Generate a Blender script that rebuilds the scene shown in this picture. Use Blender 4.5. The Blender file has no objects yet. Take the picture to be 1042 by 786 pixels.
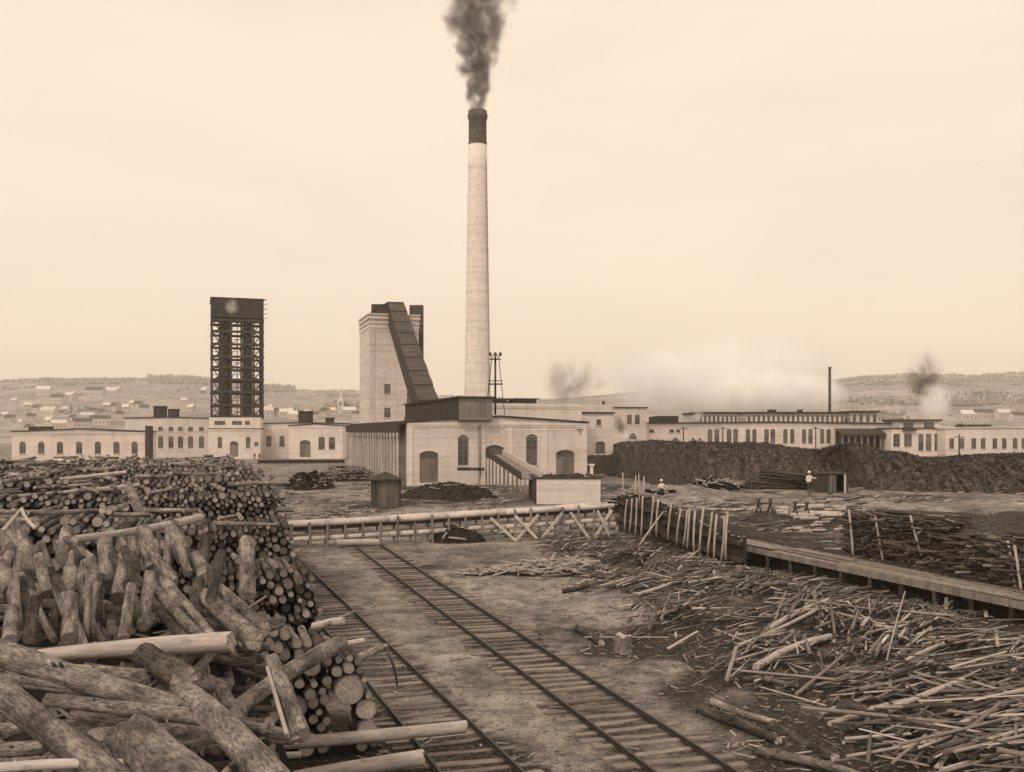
import bpy, math, random
import numpy as np
from mathutils import Vector, Matrix, Quaternion, noise as mnoise

random.seed(7)
R = math.radians
scene = bpy.context.scene
COL = scene.collection

# ------------------------------------------------------------------ camera
F = 1000.0            # focal length in photo pixels (photo 1042 x 786)
CAM_Z = 6.6           # eye height above the yard
HOR = 440.0           # row of the horizon
cam_d = bpy.data.cameras.new('camera')
cam = bpy.data.objects.new('camera', cam_d); COL.objects.link(cam)
cam.location = (0, 0, CAM_Z); cam.rotation_euler = (R(90), 0, 0)
cam_d.sensor_width = 36.0; cam_d.lens = 36.0 * F / 1042.0
cam_d.shift_y = (HOR - 393.0) / 1042.0
cam_d.clip_start = 0.1; cam_d.clip_end = 20000
scene.camera = cam

# ------------------------------------------------------------------ world: cream overcast sky
SUN_AZ, SUN_EL = 213.0, 45.0
world = bpy.data.worlds.new('World'); scene.world = world; world.use_nodes = True
wn = world.node_tree.nodes; wl = world.node_tree.links
for n in list(wn): wn.remove(n)
out = wn.new('ShaderNodeOutputWorld'); bg = wn.new('ShaderNodeBackground')
sky = wn.new('ShaderNodeTexSky'); sky.sky_type = 'NISHITA'; sky.sun_disc = False
sky.sun_elevation = R(SUN_EL); sky.sun_rotation = R(SUN_AZ)
sky.dust_density = 4.0; sky.air_density = 1.0
bw = wn.new('ShaderNodeRGBToBW'); wl.new(sky.outputs[0], bw.inputs[0])
mp = wn.new('ShaderNodeMath'); mp.operation = 'MULTIPLY'; mp.inputs[1].default_value = 0.10
wl.new(bw.outputs[0], mp.inputs[0])
tc = wn.new('ShaderNodeTexCoord')
mpg = wn.new('ShaderNodeMapping'); mpg.inputs['Scale'].default_value = (1.3, 1.3, 6.5)
wl.new(tc.outputs['Generated'], mpg.inputs['Vector'])
nz = wn.new('ShaderNodeTexNoise'); nz.inputs['Scale'].default_value = 2.2
nz.inputs['Detail'].default_value = 6; nz.inputs['Roughness'].default_value = 0.55
nz.inputs['Distortion'].default_value = 0.4
wl.new(mpg.outputs[0], nz.inputs['Vector'])
mr = wn.new('ShaderNodeMapRange'); mr.inputs[1].default_value = 0.34; mr.inputs[2].default_value = 0.68
mr.inputs[3].default_value = 8.45; mr.inputs[4].default_value = 7.75
wl.new(nz.outputs[0], mr.inputs[0])
add = wn.new('ShaderNodeMath'); add.operation = 'ADD'
wl.new(mr.outputs[0], add.inputs[0]); wl.new(mp.outputs[0], add.inputs[1])
tint = wn.new('ShaderNodeVectorMath'); tint.operation = 'SCALE'
tint.inputs[0].default_value = (1.0, 0.83, 0.665)
wl.new(add.outputs[0], tint.inputs['Scale'])
wl.new(tint.outputs[0], bg.inputs['Color']); bg.inputs['Strength'].default_value = 0.121
wl.new(bg.outputs[0], out.inputs[0])

# ------------------------------------------------------------------ sun, softened by overcast
sd = bpy.data.lights.new('sun', 'SUN'); sd.energy = 1.5; sd.angle = R(11); sd.color = (1.0, 0.84, 0.64)
so = bpy.data.objects.new('sun', sd); COL.objects.link(so)
sv = Vector((math.sin(R(SUN_AZ)) * math.cos(R(SUN_EL)), math.cos(R(SUN_AZ)) * math.cos(R(SUN_EL)), math.sin(R(SUN_EL))))
so.rotation_euler = sv.to_track_quat('Z', 'Y').to_euler(); so.location = sv * 100
scene.view_settings.view_transform = 'Standard'; scene.view_settings.look = 'None'
scene.view_settings.exposure = 0.0; scene.view_settings.gamma = 1.0
scene.view_settings.use_curve_mapping = False
scene.cycles.use_denoising = True
scene.cycles.max_bounces = 16; scene.cycles.volume_bounces = 14; scene.cycles.diffuse_bounces = 3; scene.cycles.glossy_bounces = 2
scene.cycles.transparent_max_bounces = 8

# ------------------------------------------------------------------ materials
def sep(v):
    """sepia-toned reflectance of a grey value v"""
    t = min(1, max(0, (v - 0.05) / 0.3))
    g = 0.87 + 0.06 * t; b = 0.76 + 0.13 * t
    return (v * 1.03, v * g, v * b, 1)

MATS = {}
def gy(v): return (v, v, v, 1)
def mat(name, v, var=0.35, scale=1.0, rough=0.9, bump=0.3, kind='noise', bscale=None, v2=None, spec=0.15, tintamt=0.5):
    """procedural diffuse material: grey value v with noise variation; 'tint' face attribute shifts single pieces"""
    m = bpy.data.materials.new(name); m.use_nodes = True; MATS[name] = m
    N = m.node_tree.nodes; L = m.node_tree.links
    p = N['Principled BSDF']; p.inputs['Roughness'].default_value = rough
    p.inputs['Specular IOR Level'].default_value = spec
    co = N.new('ShaderNodeTexCoord'); src = co.outputs['Object']
    if kind in ('log', 'end', 'peel'): src = co.outputs['UV']
    def noise(sc, det=5, vec=None, rg=0.6):
        n = N.new('ShaderNodeTexNoise'); n.inputs['Scale'].default_value = sc
        n.inputs['Detail'].default_value = det; n.inputs['Roughness'].default_value = rg
        L.new(vec if vec is not None else src, n.inputs['Vector']); return n.outputs[0]
    def mapping(s):
        q = N.new('ShaderNodeMapping'); q.inputs['Scale'].default_value = s
        L.new(src, q.inputs['Vector']); return q.outputs[0]
    def ramp(inp, stops):
        r = N.new('ShaderNodeValToRGB'); L.new(inp, r.inputs[0])
        e = r.color_ramp.elements
        while len(e) < len(stops): e.new(0.5)
        for q, (pos, c) in zip(e, stops): q.position = pos; q.color = c
        return r.outputs[0]
    def mul(a, b, fac=1.0, typ='MULTIPLY'):
        x = N.new('ShaderNodeMix'); x.data_type = 'RGBA'; x.blend_type = typ
        x.inputs[0].default_value = fac
        L.new(a, x.inputs[6]); L.new(b, x.inputs[7]); return x.outputs[2]
    lo, hi = sep(v * (1 - var)), sep(min(0.9, v * (1 + var)))
    vec = src
    if kind in ('log', 'peel'): vec = mapping((1.0, 0.28, 1))
    if kind == 'grain': vec = mapping((1.0, 1.0, 0.12))
    n1 = noise(scale, 7, vec, 0.65)
    col = ramp(n1, [(0.30, lo), (0.70, hi)])
    bsrc = n1
    if kind == 'log':
        pt = noise(2.3, 5, mapping((1, 0.5, 1)), 0.6)
        col = mul(col, ramp(pt, [(0.38, gy(0.42)), (0.56, gy(1.0))]))
        fine = noise(42, 4, mapping((1, 0.22, 1)), 0.7)
        col = mul(col, ramp(fine, [(0.38, gy(0.12)), (0.57, gy(1.0))]), 0.72)
        col = mul(col, ramp(noise(9, 6, mapping((1, .45, 1)), .75), [(.38, gy(.25)), (.54, gy(1.0))]), .6)
        bsrc = noise(30, 5, mapping((1, 0.3, 1)), 0.7)
    elif kind == 'peel':
        col = mul(col, ramp(noise(20, 5, mapping((1, .08, 1)), .7), [(.34, gy(.55)), (.56, gy(1.0))]), .7)
        col = mul(col, ramp(noise(6, 5, mapping((1, .5, 1)), .7), [(.32, gy(.35)), (.44, gy(1.0))]), .7)
    elif kind == 'end':
        ln = N.new('ShaderNodeVectorMath'); ln.operation = 'LENGTH'; L.new(src, ln.inputs[0])
        w = N.new('ShaderNodeMath'); w.operation = 'MULTIPLY'; w.inputs[1].default_value = 60; L.new(ln.outputs['Value'], w.inputs[0])
        s = N.new('ShaderNodeMath'); s.operation = 'SINE'; L.new(w.outputs[0], s.inputs[0])
        col = mul(col, ramp(s.outputs[0], [(0.0, gy(0.72)), (1.0, gy(0.95))]), 0.7)
        col = mul(col, ramp(ln.outputs['Value'], [(0.80, (1, 1, 1, 1)), (1.0, gy(0.4))]), 1.0)
    elif kind == 'brick':
        b = N.new('ShaderNodeTexBrick'); b.inputs['Scale'].default_value = 1.0
        b.inputs['Brick Width'].default_value = 0.32; b.inputs['Row Height'].default_value = 0.115
        b.inputs['Mortar Size'].default_value = 0.02
        b.inputs['Color1'].default_value = gy(1.0); b.inputs['Color2'].default_value = gy(0.80); b.inputs['Mortar'].default_value = gy(0.72)
        sx = N.new('ShaderNodeSeparateXYZ'); L.new(src, sx.inputs[0])
        ad = N.new('ShaderNodeMath'); L.new(sx.outputs[0], ad.inputs[0]); L.new(sx.outputs[1], ad.inputs[1])
        cb = N.new('ShaderNodeCombineXYZ'); L.new(ad.outputs[0], cb.inputs[0]); L.new(sx.outputs[2], cb.inputs[1])
        L.new(cb.outputs[0], b.inputs['Vector'])
        col = mul(col, b.outputs[0], 0.75)
        st = noise(0.5, 6, mapping((1, 1, 0.22)), 0.7)         # water stains running down
        col = mul(col, ramp(st, [(0.33, gy(0.80)), (0.50, gy(1.0))]), 0.9)
        bands = noise(1.0, 4, mapping((.03, .03, 1.1)), .7)      # courses laid and repointed in bands
        col = mul(col, ramp(bands, [(.36, gy(.80)), (.54, gy(1.0))]), .9)
        so_ = noise(.13, 6, None, .7)
        col = mul(col, ramp(so_, [(.34, gy(.88)), (.50, gy(1.0))]), .9)
    elif kind == 'grain':
        gr = noise(14, 5, mapping((1.0, 1.0, 0.06)), 0.7)
        col = mul(col, ramp(gr, [(0.35, gy(0.5)), (0.62, gy(0.97))]), 0.75)
        bsrc = gr
    elif kind == 'hill':
        col = mul(col, ramp(noise(.02, 8, None, .7), [(.40, gy(.45)), (.58, gy(1.0))]), .8)
        col = mul(col, ramp(noise(.11, 4, None, .7), [(.40, gy(.5)), (.56, gy(1.0))]), .7)
    elif kind == 'ground':
        big = noise(0.16, 6, None, 0.6)
        col = mul(col, ramp(big, [(0.36, gy(0.42)), (0.58, gy(0.97))]), 0.9)
        mid = noise(1.3, 8, None, 0.72)
        col = mul(col, ramp(mid, [(0.38, gy(0.34)), (0.56, gy(0.97))]), 0.85)
        sp = noise(11, 3, None, 0.6)
        col = mul(col, ramp(sp, [(0.32, gy(0.35)), (0.50, gy(0.97))]), 0.8)
        col = mul(col, ramp(noise(30, 2, None, 0.6), [(0.34, gy(0.2)), (0.46, gy(1.0))]), 0.8)
        lt = N.new('ShaderNodeAttribute'); lt.attribute_name = 'litter'
        ed = N.new('ShaderNodeMath'); ed.operation = 'ADD'; L.new(lt.outputs['Fac'], ed.inputs[0])
        e2 = noise(0.9, 8, None, 0.75); e3 = N.new('ShaderNodeMath'); e3.operation = 'MULTIPLY_ADD'; e3.inputs[1].default_value = 1.3; e3.inputs[2].default_value = -0.65
        L.new(e2, e3.inputs[0]); L.new(e3.outputs[0], ed.inputs[1])
        mk = ramp(ed.outputs[0], [(0.30, gy(0)), (0.62, gy(1))])
        dk = ramp(noise(9, 6, None, 0.75), [(0.36, sep(0.010)), (0.54, sep(0.042)), (0.72, sep(0.20))])
        x_ = N.new('ShaderNodeMix'); x_.data_type = 'RGBA'; L.new(mk, x_.inputs[0]); L.new(col, x_.inputs[6]); L.new(dk, x_.inputs[7]); col = x_.outputs[2]
        lit = noise(19, 2, None, 0.5)
        col = mul(col, ramp(lit, [(0.68, gy(0.0)), (0.72, gy(0.14))]), 1.0, 'ADD')
        bsrc = mid
    at = N.new('ShaderNodeAttribute'); at.attribute_name = 'tint'
    oi = N.new('ShaderNodeObjectInfo')
    a1 = N.new('ShaderNodeMath'); a1.operation = 'MULTIPLY'; a1.inputs[1].default_value = tintamt
    L.new(at.outputs['Fac'], a1.inputs[0])
    a2 = N.new('ShaderNodeMath'); a2.operation = 'MULTIPLY_ADD'
    a2.inputs[1].default_value = 0.18; L.new(oi.outputs['Random'], a2.inputs[0])
    a0 = N.new('ShaderNodeMath'); a0.operation = 'ADD'; a0.inputs[1].default_value = 0.91; L.new(a1.outputs[0], a0.inputs[0])
    L.new(a0.outputs[0], a2.inputs[2])
    sc_ = N.new('ShaderNodeVectorMath'); sc_.operation = 'SCALE'
    L.new(col, sc_.inputs[0]); L.new(a2.outputs[0], sc_.inputs['Scale'])
    L.new(sc_.outputs[0], p.inputs['Base Color'])
    if bump > 0:
        bm_ = N.new('ShaderNodeBump'); bm_.inputs['Strength'].default_value = bump
        bm_.inputs['Distance'].default_value = bscale or 0.03
        L.new(bsrc, bm_.inputs['Height']); L.new(bm_.outputs[0], p.inputs['Normal'])
    return m

mat('ground', 0.375, 0.22, 0.7, 0.95, 0.8, 'ground', 0.06)
mat('far_ground', 0.22, 0.35, 0.01, 0.95, 0)
mat('bark', 0.40, 0.5, 5.0, 0.9, 0.9, 'log', 0.03)
mat('peeled', 0.46, 0.22, 5.0, 0.8, 0.5, 'peel', 0.01)
mat('dark_bark', 0.14, 0.5, 5.0, 0.9, 0.9, 'log', 0.03)
mat('cut_wood', 0.44, 0.45, 3.0, 0.85, 0.2, 'end')
mat('brick', 0.90, 0.10, 1.2, 0.9, 0.25, 'brick', 0.01)
mat('brick_dull', 0.78, 0.12, 1.2, 0.9, 0.25, 'brick', 0.01)
mat('chimney_brick', 0.86, 0.08, 0.8, 0.9, 0.2, 'brick', 0.01)
mat('soot_brick', 0.15, 0.25, 1.2, 0.95, 0.2, 'brick', 0.01)
mat('stone', 0.55, 0.2, 2.0, 0.9, 0.3)
mat('dark_roof', 0.055, 0.4, 1.5, 0.85, 0.3)
mat('grey_roof', 0.085, 0.4, 0.8, 0.85, 0.3)
mat('pale_roof', 0.62, 0.2, 0.8, 0.85, 0.2)
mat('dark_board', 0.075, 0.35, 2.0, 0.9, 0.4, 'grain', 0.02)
mat('slab_shaded', 0.10, 0.5, 3.0, 0.9, 0.4, 'noise', 0.02)  # slab colour darkened to stand for the shadowed stack fronts
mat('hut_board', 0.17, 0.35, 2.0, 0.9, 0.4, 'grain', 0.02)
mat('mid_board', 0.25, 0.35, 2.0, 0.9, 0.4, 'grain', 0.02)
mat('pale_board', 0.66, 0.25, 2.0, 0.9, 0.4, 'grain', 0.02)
mat('plank', 0.23, 0.3, 3.0, 0.9, 0.4, 'noise', 0.02)
mat('sleeper', 0.195, 0.3, 3.0, 0.9, 0.6, 'noise', 0.02)
mat('rail', 0.045, 0.3, 4.0, 0.55, 0.1, spec=0.4)
mat('iron', 0.05, 0.3, 4.0, 0.6, 0.1, spec=0.4)
mat('glass', 0.10, 0.5, 0.6, 0.25, 0.0, spec=0.5, tintamt=0.6)
mat('frame_paint', 0.22, 0.15, 3.0, 0.8, 0.0)
mat('stick', 0.31, 0.45, 4.0, 0.9, 0.3, 'noise', 0.01)
mat('post_bark', 0.10, 0.5, 5.0, 0.9, 0.9, 'log', 0.03)  # bark darkened so the crib face looks shaded
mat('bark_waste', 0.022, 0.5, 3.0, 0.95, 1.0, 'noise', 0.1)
mat('coal', 0.03, 0.5, 3.0, 0.9, 1.0, 'noise', 0.1)
mat('heap_dark', 0.075, 0.6, 1.6, 0.95, 1.0, 'noise', 0.15)
mat('foliage', 0.22, 0.4, 0.02, 0.95, 0)
mat('hill', 0.41, 0.3, 0.006, 0.95, 0, 'hill')
mat('house_wall', 0.50, 0.12, 1.0, 0.9, 0)
mat('skin', 0.26, 0.05, 3.0, 0.7, 0)
mat('shirt', 0.72, 0.1, 3.0, 0.9, 0)
mat('dark_cloth', 0.06, 0.2, 3.0, 0.9, 0)
M = MATS

# ------------------------------------------------------------------ mesh builder
class MB:
    def __init__(s): s.v = []; s.f = []; s.m = []; s.t = []; s.uv = []; s.sm = []
    def face(s, pts, m=0, t=0.0, uv=None, sm=False):
        b = len(s.v); s.v.extend([tuple(p) for p in pts]); s.f.append(tuple(range(b, b + len(pts))))
        s.m.append(m); s.t.append(t); s.sm.append(sm)
        s.uv.append(uv if uv else [(0, 0)] * len(pts))
    def addv(s, pts):
        b = len(s.v); s.v.extend([tuple(p) for p in pts]); return b
    def idx(s, ids, m=0, t=0.0, uv=None, sm=False):
        s.f.append(tuple(ids)); s.m.append(m); s.t.append(t); s.sm.append(sm); s.uv.append(uv if uv else [(0, 0)] * len(ids))
    def box(s, x0, x1, y0, y1, z0, z1, m=0, t=0.0):
        b = s.addv([(x0, y0, z0), (x1, y0, z0), (x1, y1, z0), (x0, y1, z0), (x0, y0, z1), (x1, y0, z1), (x1, y1, z1), (x0, y1, z1)])
        for q in ((0, 3, 2, 1), (4, 5, 6, 7), (0, 1, 5, 4), (1, 2, 6, 5), (2, 3, 7, 6), (3, 0, 4, 7)):
            s.idx([b + i for i in q], m, t)
    def beam(s, p0, p1, w, h, m=0, t=0.0, up=(0, 0, 1)):
        p0 = Vector(p0); p1 = Vector(p1); d = (p1 - p0).normalized(); u = Vector(up)
        if abs(d.dot(u)) > 0.95: u = Vector((0, 1, 0))
        a = d.cross(u).normalized(); c = a.cross(d).normalized()
        a = a * w / 2; c = c * h / 2
        b = s.addv([p0 - a - c, p0 + a - c, p0 + a + c, p0 - a + c, p1 - a - c, p1 + a - c, p1 + a + c, p1 - a + c])
        for q in ((0, 3, 2, 1), (4, 5, 6, 7), (0, 1, 5, 4), (1, 2, 6, 5), (2, 3, 7, 6), (3, 0, 4, 7)):
            s.idx([b + i for i in q], m, t)
    def log(s, p0, p1, r0, r1, n=8, segs=1, rough=0.0, bend=0.0, m=0, em=1, t=0.0, caps=True, seed=0, et=None):
        p0 = Vector(p0); p1 = Vector(p1); d = p1 - p0; L = d.length; d = d / L
        u = Vector((0, 0, 1)) if abs(d.z) < 0.9 else Vector((0, 1, 0))
        a = d.cross(u).normalized(); c = a.cross(d).normalized()
        base = len(s.v); uo = seed * 1.37 % 50; vo = seed * 3.1 % 50
        ph = seed * 2.1
        for k in range(segs + 1):
            f = k / segs; r = r0 + (r1 - r0) * f
            cc = p0 + d * (L * f) + (a * math.sin(ph) + c * math.cos(ph)) * (bend * math.sin(math.pi * f))
            for j in range(n):
                an = 2 * math.pi * j / n
                rr = r
                if rough:
                    rr *= 1 + rough * mnoise.noise((math.cos(an) * 1.1 + seed, math.sin(an) * 1.1 + seed * 2, f * L * 0.9)) \
                            + rough * 0.5 * mnoise.noise((math.cos(an) * 3 + seed, math.sin(an) * 3, f * L * 3 + seed))
                s.v.append(tuple(cc + (a * math.cos(an) + c * math.sin(an)) * rr))
        ur = 2 * math.pi * max(r0, r1)
        for k in range(segs):
            for j in range(n):
                j2 = (j + 1) % n
                i0 = base + k * n + j; i1 = base + k * n + j2
                uu0 = uo + ur * j / n; uu1 = uo + ur * (j + 1) / n; v0 = vo + L * k / segs; v1 = vo + L * (k + 1) / segs
                s.idx((i0, i1, i1 + n, i0 + n), m, t, [(uu0, v0), (uu1, v0), (uu1, v1), (uu0, v1)], True)
        if caps:
            circ = [(math.cos(2 * math.pi * j / n), math.sin(2 * math.pi * j / n)) for j in range(n)]
            tt = t if et is None else et
            s.idx([base + j for j in range(n)][::-1], em, tt, circ[::-1])
            s.idx([base + segs * n + j for j in range(n)], em, tt, circ)
        return base, n, segs
    def lathe(s, prof, n=32, m=0, cx=0, cy=0, sm=True):
        base = len(s.v)
        for (r, z) in prof:
            for j in range(n):
                an = 2 * math.pi * j / n; s.v.append((cx + r * math.cos(an), cy + r * math.sin(an), z))
        for k in range(len(prof) - 1):
            for j in range(n):
                j2 = (j + 1) % n; i0 = base + k * n + j; i1 = base + k * n + j2
                s.idx((i0, i1, i1 + n, i0 + n), m, 0, None, sm)
        s.idx([base + (len(prof) - 1) * n + j for j in range(n)], m)
    def mesh(s, name, mats):
        me = bpy.data.meshes.new(name); me.from_pydata(s.v, [], s.f)
        for q in mats: me.materials.append(MATS[q] if isinstance(q, str) else q)
        k = len(s.f)
        me.polygons.foreach_set('material_index', np.array(s.m, dtype=np.int32))
        me.polygons.foreach_set('use_smooth', np.array(s.sm, dtype=bool))
        at = me.attributes.new('tint', 'FLOAT', 'FACE'); at.data.foreach_set('value', np.array(s.t, dtype=np.float32))
        uvl = me.uv_layers.new(name='UVMap')
        uvl.data.foreach_set('uv', np.array([c for u in s.uv for c in u], dtype=np.float32).ravel())
        me.update(); return me
    def build(s, name, mats, parent=None, kind=None):
        if isinstance(mats, str): mats = [mats]
        return put(name, s.mesh(name, mats), parent, kind)

def put(name, me, parent=None, kind=None):
    o = bpy.data.objects.new(name, me); COL.objects.link(o); o.parent = parent
    if kind: o['kind'] = kind
    return o
def thing(name, label, cat, loc=(0, 0, 0), rot=0.0, group=None):
    o = bpy.data.objects.new(name, None); COL.objects.link(o)
    o.location = loc; o.rotation_euler = (0, 0, rot); o.empty_display_size = 0.3
    return tag(o, label, cat, group)
def tag(o, label, cat, group=None):
    o['label'] = label; o['category'] = cat
    if group: o['group'] = group
    return o
def copy_tree(o, parent=None):
    c = o.copy(); COL.objects.link(c); c.parent = parent
    for ch in o.children: copy_tree(ch, c)
    return c

# pixel helpers: a photo pixel at depth Y
def X_(px, Y): return (px - 521.0) * Y / F
def Z_(py, Y): return CAM_Z - (py - HOR) * Y / F
def P(px, py, Y): return Vector((X_(px, Y), Y, Z_(py, Y)))
def sstep(a, b, x):
    t = min(1, max(0, (x - a) / (b - a))); return t * t * (3 - 2 * t)
def lerpt(tab, x):
    return float(np.interp(x, [a for a, b in tab], [b for a, b in tab]))
rnd = random.uniform
GR = math.atan(0.313)                      # the mill and its tracks share one direction
DU = Vector((math.cos(GR), math.sin(GR), 0)); DV = Vector((-math.sin(GR), math.cos(GR), 0))

# ------------------------------------------------------------------ terrain
EDGE = [(30, 4), (17.4, 33.8), (12.0, 48.9), (8.0, 66), (9, 80), (16, 130), (30, 250), (40, 400)]   # foot of the raised ground on the right
def edge_d(x, y):
    best = 1e9; side = 1
    for (ax, ay), (bx, by) in zip(EDGE, EDGE[1:]):
        dx, dy = bx - ax, by - ay; l2 = dx * dx + dy * dy
        t = min(1, max(0, ((x - ax) * dx + (y - ay) * dy) / l2))
        qx, qy = ax + t * dx - x, ay + t * dy - y; d = math.hypot(qx, qy)
        if d < best:
            best = d; side = 1 if dx * (y - ay) - dy * (x - ax) < 0 else -1
    return best * side
def track_d(x, y):
    a = abs(x - (9.40 - 0.313 * y)) / 1.048; b = abs(x - (6.03 - 0.352 * y)) / 1.06
    return min(a, b)
def ground_z(x, y):
    z = 0.0
    if y < 420 and x < 400:
        e = edge_d(x, y)
        wdt = 3.0 if y < 46 else (1.2 if y < 68 else 1.2 + (y - 68) * 0.35)
        if y < 46: wdt = 1.2 + (46 - y) * 0.14
        z += lerpt([(30, .9), (48, 1.1), (60, 1.72)], y) * sstep(0.2, 0.2 + wdt, e) * sstep(420, 200, y)
    td = track_d(x, y) if y < 70 else 9
    amp = 0.22 + 0.78 * sstep(1.2, 3.0, td)
    n1 = mnoise.noise((x * 0.13, y * 0.13, 0.3)); n2 = mnoise.noise((x * 0.5, y * 0.5, 4.1)); n3 = mnoise.noise((x * 1.7, y * 1.7, 9.2))
    z += amp * (0.16 * n1 + 0.09 * n2 + 0.035 * n3) * sstep(2500, 100, y)
    return z - 0.02
def axis(parts):
    o = []
    for a, b, st in parts:
        n = max(1, int(round((b - a) / st))); o += [a + (b - a) * i / n for i in range(n)]
    return o + [parts[-1][1]]
def geo(a, b, n): return [a * (b / a) ** (i / n) for i in range(1, n + 1)]
gx = [-q for q in geo(160, 9000, 14)][::-1] + axis([(-160, -42, 4), (-42, 42, 0.34), (42, 160, 3)]) + geo(160, 9000, 14)
gy = axis([(-60, 8, 6), (8, 74, 0.34), (74, 150, 1.0), (150, 400, 5)]) + geo(400, 9000, 14)
gv = [(x, y, ground_z(x, y)) for y in gy for x in gx]
nx = len(gx); gf = [(j * nx + i, j * nx + i + 1, (j + 1) * nx + i + 1, (j + 1) * nx + i) for j in range(len(gy) - 1) for i in range(nx - 1)]
me = bpy.data.meshes.new('ground'); me.from_pydata(gv, [], gf); me.materials.append(M['ground'])
me.polygons.foreach_set('use_smooth', np.ones(len(gf), dtype=bool)); me.update()
def litter(x, y):
    if y > 130 or y < 6: return 0.2
    if y > 62 and edge_d(x, y) < 0: return min(1, max(0, .30 + .6 * mnoise.noise((x * .12, y * .07, 2))))
    n = mnoise.noise((x * .11, y * .11, 31))
    t = x - (9.40 - .313 * y)
    v = .10 + .25 * n
    if t > 1.3:
        v += .55 * sstep(40, 27, y) * sstep(.6, 3.5, t) + .5 * mnoise.noise((x * .6, y * .45, 17))
        inner = lerpt([(18, 6.5), (27, 5.5), (31.5, 3.9), (36.7, 5.2), (42, 3.4), (52, 2.0), (61, 2.0)], y)
        v += .55 * sstep(inner - .8, inner + 1.2, x) * sstep(66, 58, y)
    e = edge_d(x, y); v += .5 * math.exp(-(e / 1.6) ** 2) if y < 70 else 0
    if e > 2.2: v += .22 + .55 * mnoise.noise((x * .16, y * .09, 8)) - .25 * sstep(56, 62, y) * sstep(78, 70, y)
    s_ = (5.88 - .352 * y) - x
    if s_ > -1 and y < 60: v += .45 * sstep(.8, 1.6, s_)
    if 16 < y < 58: v += .30 * max(0, mnoise.noise((x * .5, y * .2, 3)))
    if y < 58: v += .42 * sstep(1.35, 1.1, track_d(x, y))
    if y < 25 and abs(t) > 1.3: v += .35 * sstep(25, 20, y)
    return min(1, max(0, v))
la = me.attributes.new('litter', 'FLOAT', 'POINT'); la.data.foreach_set('value', np.array([litter(x, y) for x, y, _ in gv], dtype=np.float32))
ground = put('ground', me, None, 'structure')

# hills across the river
CREST = [(-400, 392), (-100, 390), (0, 389), (45, 386), (140, 388), (200, 388), (268, 396), (320, 399), (366, 399), (450, 405), (540, 408), (600, 404), (650, 400), (720, 402), (800, 396), (849, 388), (880, 384), (940, 382), (985, 384), (1015, 381), (1042, 381), (1200, 379), (1500, 384)]
def hill_z(x, y):
    px = 521 + x / y * F
    cz = (HOR - lerpt(CREST, px)) * 2.6 + CAM_Z
    f = sstep(420, 2600, y) * 0.55 + 0.45 * min(1, max(0, (y - 420) / 2180))
    if y > 2600: f *= 1 - 0.25 * sstep(2600, 5000, y)
    n = mnoise.noise((x * 0.004, y * 0.004, 2)) * 9 * sstep(500, 900, y) * sstep(2700, 2100, y)
    return cz * f + n * 0.8 - 1.2
hx = [i / 110 * 2 - 1 for i in range(111)]; hy = [420 + 40 * i for i in range(60)] + geo(2800, 5200, 8)
hv = []
for y in hy:
    for q in hx: hv.append((q * (y * 1.05 + 300), y, hill_z(q * (y * 1.05 + 300), y)))
n_ = len(hx); hf = [(j * n_ + i, j * n_ + i + 1, (j + 1) * n_ + i + 1, (j + 1) * n_ + i) for j in range(len(hy) - 1) for i in range(n_ - 1)]
me = bpy.data.meshes.new('hills'); me.from_pydata(hv, [], hf); me.materials.append(M['hill'])
me.polygons.foreach_set('use_smooth', np.ones(len(hf), dtype=bool)); me.update()
put('hills', me, None, 'structure')
# ------------------------------------------------------------------ buildings
class Fac:
    """front wall of a building: turns photo pixels on that wall into metres along and up it"""
    def __init__(s, px, Y, rot=GR, base=0.0):
        s.lx, s.ly, s.rot, s.base = X_(px, Y), Y, rot, base; s.c, s.s = math.cos(rot), math.sin(rot)
    def u(s, px):
        k = (px - 521.0) / F; return (k * s.ly - s.lx) / (s.c - k * s.s)
    def z(s, px, py): return Z_(py, s.ly + s.u(px) * s.s) - s.base
    @property
    def loc(s): return (s.lx, s.ly, s.base)
    def op(s, kind, x0, x1, yt, yb, rise=0.25, nx=2, nz=4):
        xm = (x0 + x1) / 2
        return (kind, s.u(x0), s.u(x1), s.z(xm, yb), s.z(xm, yt), rise, nx, nz)

def facade(mb, W, H, ops, m=0, dep=0.28, u00=0.0, v=0.0):
    us = sorted(set([u00, u00 + W] + [q for o in ops for q in (o[1], o[2])])); zs = sorted(set([-1.0, H] + [q for o in ops for q in (max(-1, o[3]), o[4])]))
    for i in range(len(us) - 1):
        for j in range(len(zs) - 1):
            um, zm = (us[i] + us[i + 1]) / 2, (zs[j] + zs[j + 1]) / 2
            if any(o[1] < um < o[2] and o[3] < zm < o[4] for o in ops): continue
            mb.face([(us[i], v, zs[j]), (us[i + 1], v, zs[j]), (us[i + 1], v, zs[j + 1]), (us[i], v, zs[j + 1])], m)
    for (_, a, b, z0, z1, rise, *r) in ops:
        c = [(a + (b - a) * k / 8, z1 - rise * (2 * k / 8 - 1) ** 2) for k in range(9)]
        for k in range(8):
            (p, zp), (q, zq) = c[k], c[k + 1]
            mb.face([(p, v, zp), (q, v, zq), (q, v, z1), (p, v, z1)], m)
            mb.face([(p, v, zp), (p, v + dep, zp), (q, v + dep, zq), (q, v, zq)], m)
        mb.face([(a, v, z0), (a, v + dep, z0), (a, v + dep, z1), (a, v, z1)], m)
        mb.face([(b, v, z0), (b, v, z1), (b, v + dep, z1), (b, v + dep, z0)], m)
        mb.face([(a, v, z0), (b, v, z0), (b, v + dep, z0), (a, v + dep, z0)], m)

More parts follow.
